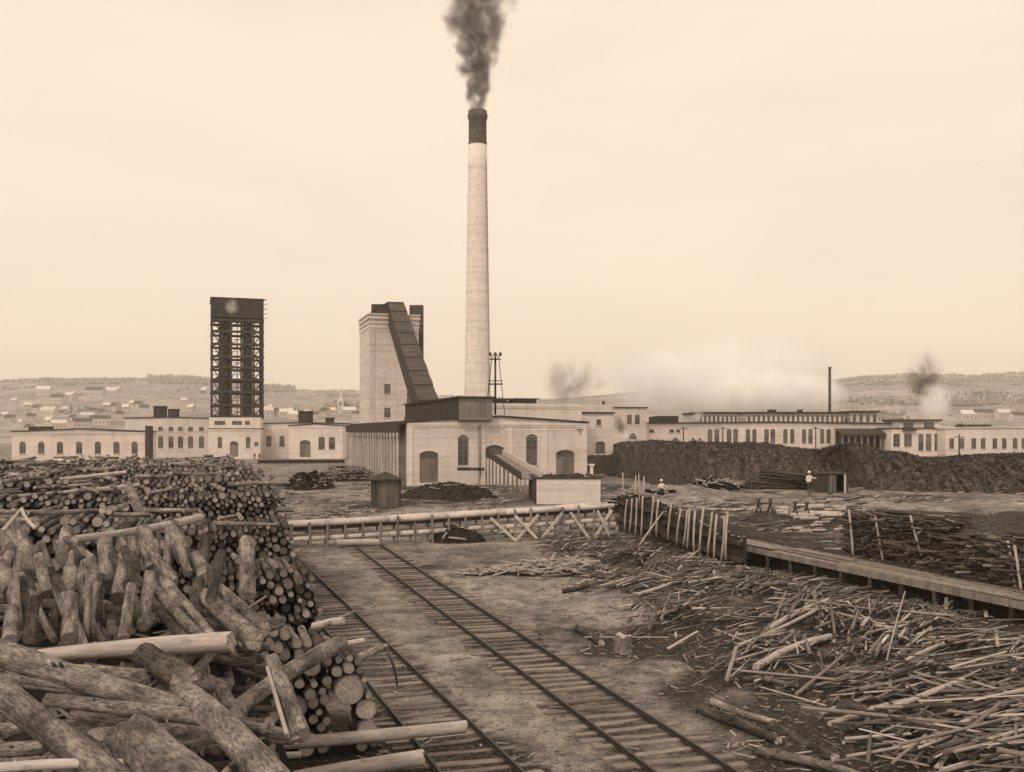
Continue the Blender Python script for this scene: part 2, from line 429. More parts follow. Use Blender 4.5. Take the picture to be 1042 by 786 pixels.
def window(root, o, fm='frame_paint', v=0.14, sill=True):
    _, a, b, z0, z1, rise, nx, nz = o; t = min(0.10, (b - a) * 0.09)
    f = MB()
    f.box(a, a + t, v, v + 0.08, z0, z1); f.box(b - t, b, v, v + 0.08, z0, z1)
    f.box(a + t, b - t, v, v + 0.08, z0, z0 + t); f.box(a + t, b - t, v, v + 0.08, z1 - t - rise, z1)
    for k in range(1, nx): u = a + (b - a) * k / nx; f.box(u - t * .3, u + t * .3, v + 0.012, v + 0.06, z0 + t, z1 - t)
    for k in range(1, nz): z = z0 + (z1 - z0) * k / nz; f.box(a + t, b - t, v + 0.012, v + 0.06, z - t * .3, z + t * .3)
    w = f.build('window', fm, root)
    g = MB(); g.face([(a, v + 0.05, z0), (b, v + 0.05, z0), (b, v + 0.05, z0 + (z1 - z0) * .5), (a, v + 0.05, z0 + (z1 - z0) * .5)], 0, rnd(-.9, 1.2)); g.face([(a, v + 0.05, z0 + (z1 - z0) * .5), (b, v + 0.05, z0 + (z1 - z0) * .5), (b, v + 0.05, z1), (a, v + 0.05, z1)], 0, rnd(-.6, 1.6)); g.build('pane', 'glass', w)
    if sill:
        q = MB(); q.box(a - 0.12, b + 0.12, -0.10, v, z0 - 0.16, z0 - 0.004); q.build('sill', 'stone', w)
    return w
def door(root, o, m='mid_board', v=0.12):
    _, a, b, z0, z1, rise, nx, nz = o
    f = MB(); f.box(a, a + .1, v, v + .1, z0, z1); f.box(b - .1, b, v, v + .1, z0, z1); f.box(a + .1, b - .1, v, v + .1, z0 + (z1 - z0) * .72, z0 + (z1 - z0) * .72 + .12)
    d = f.build('door', 'frame_paint', root)
    zt = z0 + (z1 - z0) * .72; n = max(2, nx)
    for k in range(n):
        l = MB(); u0 = a + .1 + (b - a - .2) * k / n; u1 = a + .1 + (b - a - .2) * (k + 1) / n - .015
        l.box(u0, u1, v + .03, v + .08, z0, zt - .004); l.build('door_leaf', m, d)
    g = MB(); g.face([(a, v + .06, zt + .12), (b, v + .06, zt + .12), (b, v + .06, z1), (a, v + .06, z1)]); g.build('transom_pane', 'glass', d)
    return d

def bldg(name, label, fac, W, D, H, ops=(), peak=0.0, wm='brick', rm='dark_roof', over=0.25, pil=(), frieze=True, group=None, sill=True):
    root = thing(name, label, 'building', fac.loc, fac.rot, group)
    mb = MB(); facade(mb, W, H, ops)
    if peak: mb.face([(0, 0, H), (W, 0, H), (W / 2, 0, H + peak)]); mb.face([(0, D, H), (W / 2, D, H + peak), (W, D, H)])
    mb.face([(0, 0, -1), (0, 0, H), (0, D, H), (0, D, -1)]); mb.face([(W, 0, -1), (W, D, -1), (W, D, H), (W, 0, H)])
    mb.face([(0, D, -1), (0, D, H), (W, D, H), (W, D, -1)])
    wall = mb.build('wall', wm, root)
    r = MB(); o = over; tk = 0.22
    for sgn in (0, 1):
        e = -o if sgn == 0 else W + o; c = W / 2
        pts = [(e, -o, H + .01), (c, -o, H + peak + .01), (c, D + o, H + peak + .01), (e, D + o, H + .01)]
        top = [(x, y, z + tk) for x, y, z in pts]
        if sgn: pts, top = pts[::-1], top[::-1]
        b = r.addv(pts + top)
        for q in ((0, 1, 2, 3), (7, 6, 5, 4), (0, 4, 5, 1), (1, 5, 6, 2), (2, 6, 7, 3), (3, 7, 4, 0)): r.idx([b + i for i in q])
    r.build('roof', rm, root)
    for u in pil:
        q = MB(); q.box(u - .35, u + .35, -.10, -.002, -1, H - .55); q.build('pilaster', wm, root)
    if frieze:
        q = MB(); q.box(0, W, -.08, -.003, H - .5, H - .25); q.box(0, W, -.15, -.003, H - .24, H - .005); q.build('cornice', wm, root)
    for op in ops:
        if op[0] == 'w': window(root, op, sill=sill)
        elif op[0] == 'd': door(root, op)
    return root
def part(root, name, m, fn, kind=None):
    mb = MB(); fn(mb); return mb.build(name, m, root, kind)

# --- the wood room: big pale brick house in the middle
fm_ = Fac(414, 120)
Wm = fm_.u(597)
ops = [fm_.op('d', 427, 446, 459, 491.5, 0.35, 2), fm_.op('w', 466, 477, 442.5, 474, 0.4, 2, 6), fm_.op('x', 492.5, 514, 453, 467, 0.5),
       fm_.op('w', 535.5, 547, 442, 474, 0.4, 2, 6), fm_.op('d', 566, 584.5, 458, 489, 0.35, 2)]
main = bldg('wood_room', 'large pale brick mill house with arched doors below the tall chimney', fm_, Wm, 47, 7.75, ops, 0.75, pil=(0.36, fm_.u(491.5), fm_.u(519), fm_.u(554), Wm - .36))
op = ops[2]
part(main, 'chute_opening', 'glass', lambda b: b.box(op[1], op[2], .25, .3, op[3], op[4]))
def ring(b):
    n = 20; uc, zc = fm_.u(510.5), fm_.z(510.5, 432.7)
    for k in range(n):
        a0, a1 = 2 * math.pi * k / n, 2 * math.pi * (k + 1) / n
        q = lambda r, a, v: (uc + r * math.cos(a), v, zc + r * math.sin(a))
        b.face([q(.28, a0, -.09), q(.28, a1, -.09), q(.42, a1, -.09), q(.42, a0, -.09)], 0)
        b.face([q(.42, a0, -.09), q(.42, a1, -.09), q(.42, a1, 0), q(.42, a0, 0)], 0)
        b.face([(uc, -.04, zc), q(.28, a1, -.04), q(.28, a0, -.04)], 1)
part(main, 'round_vent', ['stone', 'glass'], ring)
part(main, 'bracket', 'iron', lambda b: (b.beam((fm_.u(586), -.1, fm_.z(590, 437)), (fm_.u(594), -.1, fm_.z(590, 437)), .06, .06), b.beam((fm_.u(590), -.1, fm_.z(590, 437)), (fm_.u(590), -.1, fm_.z(590, 442)), .06, .06)))
for uu, z0 in ((fm_.u(487), 0), (fm_.u(488.4), 1)):
    part(main, 'drain_pipe', 'mid_board', lambda b: b.log((uu, -.2, z0), (uu, -.2, 7.4), .05, .05, 6, 1, m=0, em=0))
# open gallery down its left side
vs = [1.2 + 2.25 * k for k in range(20)]
part(main, 'gallery_roof', 'dark_roof', lambda b: (b.box(-1.1, -.26, .05, 46, 7.55, 7.75), b.box(-1.12, -.92, .05, 46, 6.6, 7.548)))
for v in vs:
    part(main, 'gallery_post', 'pale_board', lambda b: (b.beam((-.95, v, -.5), (-.95, v, 6.6), .24, .24), b.beam((-.95, v, 5.7), (-.95, v + .8, 6.6), .14, .14), b.beam((-.95, v, 5.7), (-.95, v - .8, 6.6), .14, .14)))
for z in (3.6, 1.4):
    part(main, 'gallery_rail', 'mid_board', lambda b: b.beam((-.75, 1.2, z), (-.75, 45, z), .12, .2))
part(main, 'gallery_shade', 'mid_board', lambda b: b.box(-.06, -.003, .3, 46, -.8, 7.54))  # darker sheet over the brick, standing for the gallery's shaded interior
# monitor on the roof where the conveyor starts
fmon = Fac(467, 121.0)
mon = thing('roof_monitor', 'dark boarded monitor on the roof of the mill house beneath the sloping conveyor', 'roof monitor', (fmon.lx, fmon.ly, 0), GR)
wmon = fmon.u(501); zt = Z_(405, 121)
def _mon(b):
    b.box(0, wmon, 0, 34, 8.0, zt)
    for k in range(28): b.box(-.05, -.004, .3 + k * 1.15, .42 + k * 1.15, 8.05, zt - .02)
part(mon, 'wall', 'dark_board', _mon)
part(mon, 'front_panel', 'plank', lambda b: b.box(.004, wmon - .004, -.06, -.003, 8.1, zt - .005))
for u in (.4, wmon / 2 + .2): part(mon, 'shutter', 'mid_board', lambda b: b.box(u, u + wmon / 2 - .7, -.1, -.062, 8.6, zt - .4))
part(mon, 'roof', 'dark_roof', lambda b: b.box(-.3, wmon + .3, -.4, 34.2, zt + .004, zt + .2))

# --- house behind, right of the wood room, with a stepped gable
fb = Fac(590, 150)
wb = fb.u(624)
bb = bldg('rear_house', 'pale brick wing with parapet behind the right end of the large mill house', fb, wb, 40, fb.z(610, 421), [fb.op('w', 607, 612, 427, 433, 0.05, 1, 2), fb.op('d', 606, 616, 449.5, 462, 0.3, 2)], 0.0, frieze=False)
part(bb, 'parapet', 'brick', lambda b: b.box(.01, wb - .01, .01, .5, fb.z(610, 421) + .24, fb.z(610, 412)))
part(bb, 'vent', 'dark_roof', lambda b: b.log((wb - 1, 1.5, 10), (wb - 1, 1.5, fb.z(620, 408)), .22, .22, 8, 1, m=0, em=0))
fr = Fac(501, 142)
wr = fr.u(592)
rb = bldg('rear_block', 'long pale brick block rising behind the mill house roof with small roof lights', fr, wr, 24, fr.z(550, 412.5), [], 0, wm='brick', frieze=True, over=.05, rm='pale_roof')
for x0, x1, y0 in ((503, 531, 405), (523, 535, 408), (537, 558, 405.5)):
    u0, u1 = fr.u(x0), fr.u(x1); zz = fr.z(x0, y0); hb = fr.z(550, 412.5) + .23; v0 = 1 + (x0 % 5) * 2.2
    part(rb, 'roof_light', 'dark_board', lambda b: b.box(u0, u1, v0, v0 + 4, hb, zz))
    part(rb, 'roof_light_cap', 'dark_roof', lambda b: b.box(u0 - .3, u1 + .3, v0 - .3, v0 + 4.3, zz + .004, zz + .2))

# --- low brick coal bin and its chute in front of the wood room
fl = Fac(546, 90, .05)
wl_ = fl.u(611)
hl = fl.z(560, 487.5)
low = thing('low_brick_bin', 'low pale brick bin with a dark side at the foot of the sloping chute', 'bin', fl.loc, .05)
def _low(b):
    facade(b, wl_, hl, []); b.face([(wl_, 0, -1), (wl_, 9, -1), (wl_, 9, hl), (wl_, 0, hl)]); b.face([(0, 9, -1), (0, 9, hl), (wl_, 9, hl), (wl_, 9, -1)])
part(low, 'wall', 'brick', _low)
part(low, 'dark_side', 'dark_board', lambda b: b.box(-.12, 0.0, .01, 9, -1, hl))  # dark face down the left side of the bin
part(low, 'coping', 'dark_roof', lambda b: (b.box(-.2, wl_ + .15, -.12, .35, hl + .004, hl + .13), b.box(wl_ - .25, wl_ + .15, .354, 9.2, hl + .004, hl + .13), b.box(-.2, .25, .354, 9.2, hl + .004, hl + .13)))
part(low, 'timber_fill', 'dark_board', lambda b: [b.beam((rnd(.3, wl_ - .8), rnd(.5, 8), hl - .2 + rnd(0, .35)), (rnd(.3, wl_ - .8), rnd(.5, 8), hl - .2 + rnd(0, .35)), .2, .2) for _ in range(40)])
ch = thing('chute', 'sloping plank chute on timber legs running down from the arched opening', 'chute', (0, 0, 0))
a0 = P(503, 463, 119.4); a1 = P(541, 490, 93.5); a1.z = 2.15
side = (a1 - a0).cross(Vector((0, 0, 1))).normalized() * 1.05
part(ch, 'trough_floor', 'mid_board', lambda b: b.beam(a0, a1, 2.0, .12))
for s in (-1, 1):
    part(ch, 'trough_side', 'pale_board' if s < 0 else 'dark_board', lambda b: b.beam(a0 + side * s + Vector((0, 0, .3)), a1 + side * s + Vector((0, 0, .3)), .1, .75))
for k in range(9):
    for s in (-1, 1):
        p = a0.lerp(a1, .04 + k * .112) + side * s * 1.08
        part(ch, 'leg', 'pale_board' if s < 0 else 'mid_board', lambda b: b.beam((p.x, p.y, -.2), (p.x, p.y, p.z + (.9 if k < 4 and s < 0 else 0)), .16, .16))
part(ch, 'platform', 'dark_board', lambda b: b.box(a0.x - 4.4, a0.x - 1.2, a0.y - 2.0, a0.y - .2, 2.0, 2.3))

# --- digester house with conveyor
fd = Fac(376, 188)
wd = fd.u(426); hd = fd.z(400, 321)
dg = bldg('digester_house', 'tall windowless pale brick tower house with a corbelled top carrying the conveyor head', fd, wd, 12.5, hd, [fd.op('w', 391, 397.5, 391, 401, .04, 2, 3), fd.op('w', 391, 397.5, 415, 425, .04, 2, 3)], 0, wm='brick_dull', rm='pale_roof', over=.35, frieze=False)
for k, (z, w) in enumerate(((hd - .8, .3), (hd - 1.7, .18), (hd - 2.5, .10))):
    part(dg, 'corbel_band', 'brick_dull', lambda b: (b.box(-w, wd + w, -w, -.003, z, z + .45), b.box(-w, -.003, 0, 12.5, z, z + .45), b.box(wd + .003, wd + w, 0, 12.5, z, z + .45)))
for u in (.5, wd - .5): part(dg, 'pilaster', 'brick_dull', lambda b: b.box(u - .5, u + .5, -.09, -.003, 0, hd - 2.6))
fk = P(418.5, 319, 200); fk2 = P(428.3, 311, 200)
duct = thing('iron_duct', 'dark iron stack with a square elbow behind the tower house', 'stack', (P(427, 400, 200).x, 200, 0))
part(duct, 'pipe', 'iron', lambda b: b.box(-.75, .75, -.75, .75, 0, fk2.z - .01))
part(duct, 'elbow', 'iron', lambda b: b.box(-2.0, -.752, -.7, .7, fk.z - 1, fk2.z - .02))
cv = thing('conveyor_gallery', 'dark boarded conveyor gallery sloping from the roof monitor up to the tower house', 'conveyor', (0, 0, 0))
t0 = Vector((X_(402.5, 190), 190, Z_(308, 190))); b0 = Vector((X_(436, 147), 147, Z_(409, 147)))
cd = (b0 - t0).normalized(); csd = cd.cross(Vector((0, 0, 1))).normalized(); cup = csd.cross(cd).normalized()
HW = 1.35
def P_(f, s, h): return t0.lerp(b0, f) + csd * s + cup * h
def slab(b, s0, s1, h0, h1, f0=0, f1=1):
    v = [P_(f0, s0, h0), P_(f0, s1, h0), P_(f0, s1, h1), P_(f0, s0, h1), P_(f1, s0, h0), P_(f1, s1, h0), P_(f1, s1, h1), P_(f1, s0, h1)]
    q0 = b.addv(v)
    for q in ((0, 1, 2, 3), (7, 6, 5, 4), (0, 4, 5, 1), (1, 5, 6, 2), (2, 6, 7, 3), (3, 7, 4, 0)): b.idx([q0 + i for i in q])
part(cv, 'floor', 'dark_board', lambda b: slab(b, -HW, HW, -4.3, -4.1))
for s in (-1, 1):
    for k in range(24):
        part(cv, 'side_panel', 'dark_board', lambda b: slab(b, s * HW - .06, s * HW + .06, -4.09, -.01, k / 24 + .001, (k + 1) / 24 - .001))
for k in range(14):
    part(cv, 'side_rib', 'plank', lambda b: slab(b, -HW - .16, -HW - .064, -4.2, 0, k / 14, k / 14 + .006))
for h in (-4.1, -2.1, -.2): part(cv, 'side_rail', 'mid_board', lambda b: slab(b, -HW - .22, -HW - .164, h, h + .2))
for k in range(16):
    part(cv, 'roof_panel', 'grey_roof', lambda b: slab(b, -HW - .2, HW + .2, .0, .12 + .16 * (k % 2), k / 16, (k + 1) / 16 - .0015))
hh = P_(0, 0, 0)
part(cv, 'head_house', 'dark_board', lambda b: b.box(hh.x - 4.6, hh.x + 1.2, hh.y - .6, hh.y + 4, hd + .24, Z_(310, 190)))
def _hr(b):
    z = Z_(310, 190)
    b.face([(hh.x - 4.8, hh.y - .8, z - 1.6), (hh.x - 1.5, hh.y - .8, z + .35), (hh.x - 1.5, hh.y + 4.2, z + .35), (hh.x - 4.8, hh.y + 4.2, z - 1.6)])
    b.box(hh.x - 1.5, hh.x + 1.35, hh.y - .8, hh.y + 4.2, z + .01, z + .36)
part(cv, 'head_roof', 'dark_roof', _hr)
for f, sx in ((.45, -3.2), (.58, -1.6)):
    p = P_(f, -HW, -4.25)
    part(cv, 'prop', 'mid_board', lambda b: b.beam((p.x + sx * .6, p.y, 7.8), (p.x + .5, p.y, p.z), .35, .35))
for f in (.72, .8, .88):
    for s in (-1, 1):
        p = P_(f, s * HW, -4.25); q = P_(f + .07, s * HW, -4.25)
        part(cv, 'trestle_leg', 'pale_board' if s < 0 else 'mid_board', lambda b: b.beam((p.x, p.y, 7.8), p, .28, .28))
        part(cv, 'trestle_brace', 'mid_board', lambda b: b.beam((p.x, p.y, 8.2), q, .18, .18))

# --- chimney
CY = 150.0; cx = X_(486, CY)
chim = thing('factory_chimney', 'very tall round tapering pale brick chimney with a sooty dark top', 'chimney', (cx, CY, 0))
zt_, zb_ = Z_(113, CY), Z_(148, CY)
def rad(z): return 2.08 - (2.08 - 1.40) * (z - 8) / (zb_ - 8) if z > 0 else 2.2
part(chim, 'shaft', 'chimney_brick', lambda b: b.lathe([(2.6, -1), (2.6, 6), (2.3, 6.3)] + [(rad(z), z) for z in np.linspace(6.5, zb_, 14)], 40))
part(chim, 'sooty_head', 'soot_brick', lambda b: b.lathe([(1.42, zb_ + .004), (1.42, zb_ + .4), (1.38, zb_ + .5), (1.36, zt_ - 1.4), (1.5, zt_ - 1.2), (1.52, zt_ - .6), (1.42, zt_ - .5), (1.42, zt_ - .06), (1.1, zt_ - .05), (1.1, zt_ - 1)], 40))
part(chim, 'ladder', 'iron', lambda b: [b.beam((rad(z) * math.cos(-.5) + .08, rad(z) * math.sin(-.5) - .1, z), (rad(z + 4.9) * math.cos(-.5) + .08, rad(z + 4.9) * math.sin(-.5) - .1, z + 5), .05, .05) for z in np.arange(8, zb_ - 5, 5)])

# --- light frame tower on the roof
ft = thing('alarm_tower', 'slender open iron frame on the roof beside the foot of the chimney', 'frame tower', (X_(504, 135), 135, 9.0))
zt2 = Z_(363, 135) - 9
for sx in (-1, 1):
    for sy in (-1, 1):
        part(ft, 'leg', 'iron', lambda b: b.beam((sx * 1.3, sy * 1.3, 0), (sx * .45, sy * .45, zt2), .09, .09))
for z, w in ((zt2 * .52, 1.0), (zt2 * .95, .75)):
    part(ft, 'platform', 'iron', lambda b: (b.box(-w, w, -w, w, z, z + .1)))
    for s in (-1, 1): part(ft, 'railing', 'iron', lambda b: b.beam((-w, s * w, z + .5), (w, s * w, z + .5), .06, .06))
part(ft, 'centre_pipe', 'iron', lambda b: b.log((0, 0, 0), (0, 0, zt2), .14, .14, 8, 1, m=0, em=0))
for sx in (-.7, .0, .7):
    part(ft, 'bell', 'iron', lambda b: b.lathe([(.05, zt2 + .1), (.22, zt2 + .15), (.20, zt2 + .5), (.08, zt2 + .6)], 10, cx=sx))

# --- left group of mill buildings
f1 = Fac(12, 196, GR * .6)
w1 = f1.u(148)
o1 = [f1.op('w', x - 3.2, x + 3.2, 449.5, 462, .35, 2, 3) for x in (23, 42, 61, 80.6, 99.6, 118.6, 137)]
b1 = bldg('long_store', 'long low pale brick store with seven arched windows behind the log stacks', f1, w1, 12, f1.z(80, 440), o1, .6, rm='grey_roof', frieze=True)
part(b1, 'shaded_end_wall', 'dark_board', lambda b: b.box(w1 + .01, w1 + .9, -.4, 3.5, -1, f1.z(148, 433.5)))  # dark slab paints the shaded right end of the store
part(b1, 'ridge_clutter', 'dark_roof', lambda b: b.box(2, 6, 4, 7, f1.z(20, 440), f1.z(20, 434)))
f2 = Fac(127, 250, GR * .6)
w2 = f2.u(213)
o2 = [f2.op('w', x - 2.6, x + 2.6, 444, 456, .3, 2, 3) for x in (163.5, 174, 183.7, 194, 205)] + [f2.op('w', x - 2.4, x + 2.4, 434.5, 439, .1, 2, 1) for x in (163.5, 174, 183.7, 194, 205)]
b2 = bldg('two_row_mill', 'pale brick mill block with two rows of windows left of the timber tower', f2, w2, 22, f2.z(170, 426), o2, .2, frieze=False)
for x0, x1, y in ((154, 166, 414), (169, 179, 417)):
    u0, u1 = f2.u(x0), f2.u(x1); zz = f2.z(x0, y); h0 = f2.z(170, 426)
    part(b2, 'roof_vent', 'dark_board', lambda b: b.box(u0, u1, 3, 6, h0 + .2, zz)); part(b2, 'vent_cap', 'dark_roof', lambda b: b.box(u0 - .25, u1 + .25, 2.75, 6.25, zz + .004, zz + .25))
f3 = Fac(212, 244, GR * .3)
w3 = f3.u(265)
o3 = [f3.op('w', x - 2.3, x + 2.3, 444.5, 456, .3, 2, 3) for x in (223.7, 252.5)] + [f3.op('w', 258.6, 263, 450, 454, .05, 1, 1), f3.op('d', 234, 242.5, 449, 465, .5, 2)]
b3 = bldg('tower_base_house', 'pale brick house with arched door under the dark timber tower', f3, w3, 13, f3.z(240, 437), o3, 0, frieze=True, over=.15)
part(b3, 'upper_curb', 'brick', lambda b: b.box(.1, w3 - .1, .3, 12.5, f3.z(240, 437) + .24, f3.z(240, 425)))
for x0, x1 in ((218, 229), (236, 246), (249, 254)):
    part(b3, 'curb_opening', 'glass', lambda b: b.box(f3.u(x0), f3.u(x1), .25, .296, f3.z(x0, 432.5), f3.z(x0, 428.5)))
f4 = Fac(265, 250, GR * .3)
b4 = bldg('right_wing_mill', 'plain pale brick wing right of the timber tower', f4, f4.u(352), 14, f4.z(300, 431.5), [f4.op('w', x - 2.7, x + 2.7, 443.5, 455, .3, 2, 3) for x in (273.5, 287)], .2, frieze=False)
h4 = f4.z(300, 431.5)
for x0, x1, y in ((302, 316, 419), (330, 338, 426)):
    part(b4, 'roof_vent', 'dark_board', lambda b: b.box(f4.u(x0), f4.u(x1), 3, 6, h4 + .2, f4.z(x0, y))); part(b4, 'vent_cap', 'dark_roof', lambda b: b.box(f4.u(x0) - .25, f4.u(x1) + .25, 2.75, 6.25, f4.z(x0, y) + .004, f4.z(x0, y) + .22))
f5 = Fac(294, 238, GR * .3)
w5 = f5.u(349)
b5 = bldg('gable_annex', 'small pale gabled annex with arched door and two windows beside the open gallery', f5, w5, 11, f5.z(320, 434), [f5.op('d', 305, 316, 448, 465.5, .4, 2), f5.op('w', 324, 330.5, 445, 457.5, .1, 2, 3), f5.op('w', 334.6, 341, 445, 457.5, .1, 2, 3)], .5, frieze=True)
part(b5, 'drain_pipe', 'iron', lambda b: b.log((w5 + 1.2, -.3, -1), (w5 + 1.2, -.3, f5.z(354, 433)), .14, .14, 6, 1, m=0, em=0))
pf = thing('loading_platform', 'low dark timber loading platform in front of the gabled annex', 'platform', (X_(262, 205), 205, 0), GR * .3)
part(pf, 'deck', 'plank', lambda b: b.box(0, 18, 0, 1.6, .75, .95))
for k in range(12): part(pf, 'post', 'dark_board', lambda b: b.box(.1 + k * 1.6, .35 + k * 1.6, .05, .3, -.4, .746))
part(pf, 'skirt_board', 'dark_board', lambda b: b.box(0, 18, .32, .4, .1, .74))

# --- timber tower with acid tanks
tw = thing('timber_tower', 'tall dark open timber tower of many floors with boarded top', 'tower', (f3.lx + .6, 245, 0), GR * 1.02)
ztop, zbase, zband = Z_(303, 246), f3.z(240, 424.5), Z_(325, 246)
Wt = 12.3; cols = [0, 2.0, 4.6, 7.5, 10.1, Wt]
lev = [Z_(q, 246) for q in (424, 412.5, 399, 386.5, 374, 363, 350.5, 337.5, 326)]
for i, u in enumerate(cols):
    for v in (0, 4.0, 8.0, 12):
        if v in (4.0, 8.0) and 0 < i < 5: continue
        part(tw, 'column', 'dark_board', lambda b: b.beam((u, v, zbase - .6), (u, v, ztop - .3), .42, .4))
for z in lev:
    for v in (0, 12.0): part(tw, 'beam', 'dark_board', lambda b: b.beam((-.3, v - .26, z), (Wt + .3, v - .26, z), .28, .62))
    for u in (0, 4.6, 7.5, Wt): part(tw, 'beam', 'dark_board', lambda b: b.beam((u + .2, 0, z), (u + .2, 12, z), .26, .6))
    part(tw, 'floor', 'dark_board', lambda b: b.box(2.0, 4.4, .1, 11.8, z + .35, z + .45)); part(tw, 'floor', 'dark_board', lambda b: b.box(7.8, 10.2, .1, 11.8, z + .35, z + .45))
for a, c in zip(lev, lev[1:]):
    for i in range(5):
        u0, u1 = cols[i], cols[i + 1]
        for fl_ in ((0, 1) if i in (1, 3) else ((0,) if i == 0 else ((1,) if i == 4 else ()))):
            part(tw, 'brace', 'dark_board', lambda b: b.beam((u0, -.1, a if fl_ else c), (u1, -.1, c if fl_ else a), .2, .24))
    for u in (0, Wt): part(tw, 'brace', 'dark_board', lambda b: b.beam((u, 0, a), (u, 6, c), .2, .22)); part(tw, 'brace', 'dark_board', lambda b: b.beam((u, 12, a), (u, 6, c), .2, .22))
for q_, (a, c) in enumerate(zip(lev, lev[1:])):
    part(tw, 'centre_post', 'dark_board', lambda b: b.beam((6.05, .1, a), (6.05, .1, c), .22, .22))
    for u0, u1 in (((4.6, 6.05), (7.5, 6.05)) if q_ % 2 else ((4.6, 7.5),)):
        part(tw, 'brace', 'dark_board', lambda b: b.beam((u0, .2, a + .3), (u1, .2, c - .3 if q_ % 2 else a + .3 + (c - a) * .45), .16, .18))
    for v in (6.0, 12.1):
        part(tw, 'brace', 'dark_board', lambda b: b.beam((0, v, a), (4.6, v, c), .2, .22)); part(tw, 'brace', 'dark_board', lambda b: b.beam((Wt, v, a), (7.5, v, c), .2, .22))
    part(tw, 'handrail', 'dark_board', lambda b: b.beam((-.4, -.5, a + 1.2), (Wt + .4, -.5, a + 1.2), .1, .12))
for u, r in ((3.2, .95), (8.9, 1.05)):
    for v in (3.2, 8.8): part(tw, 'acid_tank', 'dark_board', lambda b: b.lathe([(r, zbase), (r, zband)], 16, cx=u, cy=v))
part(tw, 'boarded_head', 'dark_board', lambda b: b.box(-.2, Wt + .2, -.3, 12.3, zband + .45, ztop - .35))
for k in range(6): part(tw, 'batten', 'dark_board', lambda b: b.box(-.25, Wt + .25, -.42, -.304, zband + .6 + k * .9, zband + .78 + k * .9))
part(tw, 'roof', 'dark_roof', lambda b: b.box(-.4, Wt + .4, -.5, 12.5, ztop - .34, ztop))
for k in range(5): part(tw, 'bracket', 'dark_board', lambda b: b.beam((Wt + .3, 2 + k * .1, zband + .5 + k * 1.2), (Wt + 1.3, 2, zband + .9 + k * 1.2), .12, .12))

# --- right hand mill, behind the dark heap
RB = 1.6
def roof_mon(root, u0, u1, v0, v1, z0, z1, n, light='brick_dull'):
    part(root, 'clerestory', light, lambda b: b.box(u0, u1, v0, v1, z0, z1))
    for k in range(n):
        a = u0 + (u1 - u0) * (k + .25) / n; c = u0 + (u1 - u0) * (k + .72) / n
        part(root, 'clerestory_window', 'glass', lambda b: b.box(a, c, v0 - .06, v0 - .003, z0 + (z1 - z0) * .18, z1 - (z1 - z0) * .18))
    part(root, 'clerestory_roof', 'dark_roof', lambda b: b.box(u0 - .3, u1 + .3, v0 - .6, v1 + .3, z1 + .004, z1 + .35))
fr1 = Fac(625, 205, 0.02, RB)
r1 = bldg('end_block_mill', 'taller pale brick end block with two high windows at the left of the long mill', fr1, fr1.u(658), 16, fr1.z(640, 415.5), [fr1.op('w', 638, 643, 422, 432, .2, 2, 3), fr1.op('w', 646, 651, 422, 432, .2, 2, 3), fr1.op('w', 640, 648, 441, 447, .8, 3, 1)], 0, frieze=False)
fr2 = Fac(658, 207, 0.02, RB)
pairs = [(720, 725), (727, 732), (739.5, 744.5), (746, 751), (759, 763.5), (765.5, 770), (777.6, 782.6), (784, 789), (797, 801.5), (804, 808.5), (816, 820.5), (822.5, 827), (834.5, 839), (841, 845.5)]
o = [fr2.op('w', a, b_, 436.5, 451.5, .25, 2, 5) for a, b_ in pairs]
o += [fr2.op('w', a, b_, 437, 440.5, .1, 2, 1) for a, b_ in ((660.5, 666), (681, 686), (688, 692.5))] + [fr2.op('w', a, b_, 445.5, 452, .9, 3, 1) for a, b_ in ((683, 692), (703, 708), (710, 715))]
W2 = fr2.u(912)
r2 = bldg('long_paper_mill', 'very long pale brick mill with paired tall windows beyond the dark heap', fr2, W2, 30, fr2.z(780, 431.5), o, 0.3, pil=[fr2.u(q) for q in (735.5, 755, 774, 793, 812, 831)], rm='dark_roof', over=.5)
HZ = fr2.z(780, 431.5)
roof_mon(r2, fr2.u(716), fr2.u(757), 5, 22, HZ, fr2.z(740, 420.5), 9)
roof_mon(r2, fr2.u(766), fr2.u(868), 5, 22, HZ, fr2.z(800, 420.5), 20)
roof_mon(r2, fr2.u(873), fr2.u(901), 4, 20, HZ, fr2.z(880, 419.5), 4)
part(r2, 'lower_roof', 'dark_roof', lambda b: b.box(fr2.u(674), fr2.u(696), 6, 18, HZ + .05, fr2.z(680, 423)))
for x in (794, 798, 826): part(r2, 'roof_vent', 'dark_board', lambda b: b.box(fr2.u(x), fr2.u(x + 3), 8, 10, fr2.z(x, 420), fr2.z(x, 416)))
# open shed along its right half
sh = thing('open_shed', 'dark open shed on posts leaning against the long mill', 'shed', (fr2.lx + fr2.u(848), 203, RB), .02)
ws = X_(909, 203) - X_(848, 203); zs_ = Z_(438.5, 203) - RB
part(sh, 'roof', 'dark_roof', lambda b: b.face([(-.3, -.5, zs_ - .6), (ws + .3, -.5, zs_ - .6), (ws + .3, 3.8, zs_ + .5), (-.3, 3.8, zs_ + .5)]))
part(sh, 'fascia', 'dark_board', lambda b: b.box(-.3, ws + .3, -.6, -.504, zs_ - 1.1, zs_ - .55))
part(sh, 'back_wall', 'dark_board', lambda b: b.box(0, ws, 3.3, 3.4, -.5, zs_))
for k in range(10): part(sh, 'post', 'mid_board', lambda b: b.box(.1 + k * ws / 9.3, .45 + k * ws / 9.3, -.2, .1, -.5, zs_ - 1.11))
fr3 = Fac(907, 200, 0.0, RB)
o = [fr3.op('w', a, b_, 441.5, 455 + (a > 930) * 4, .1, 2, 3) for a, b_ in ((909, 916), (920, 928), (934.5, 940), (942, 948), (951, 956), (957.5, 961.5))]
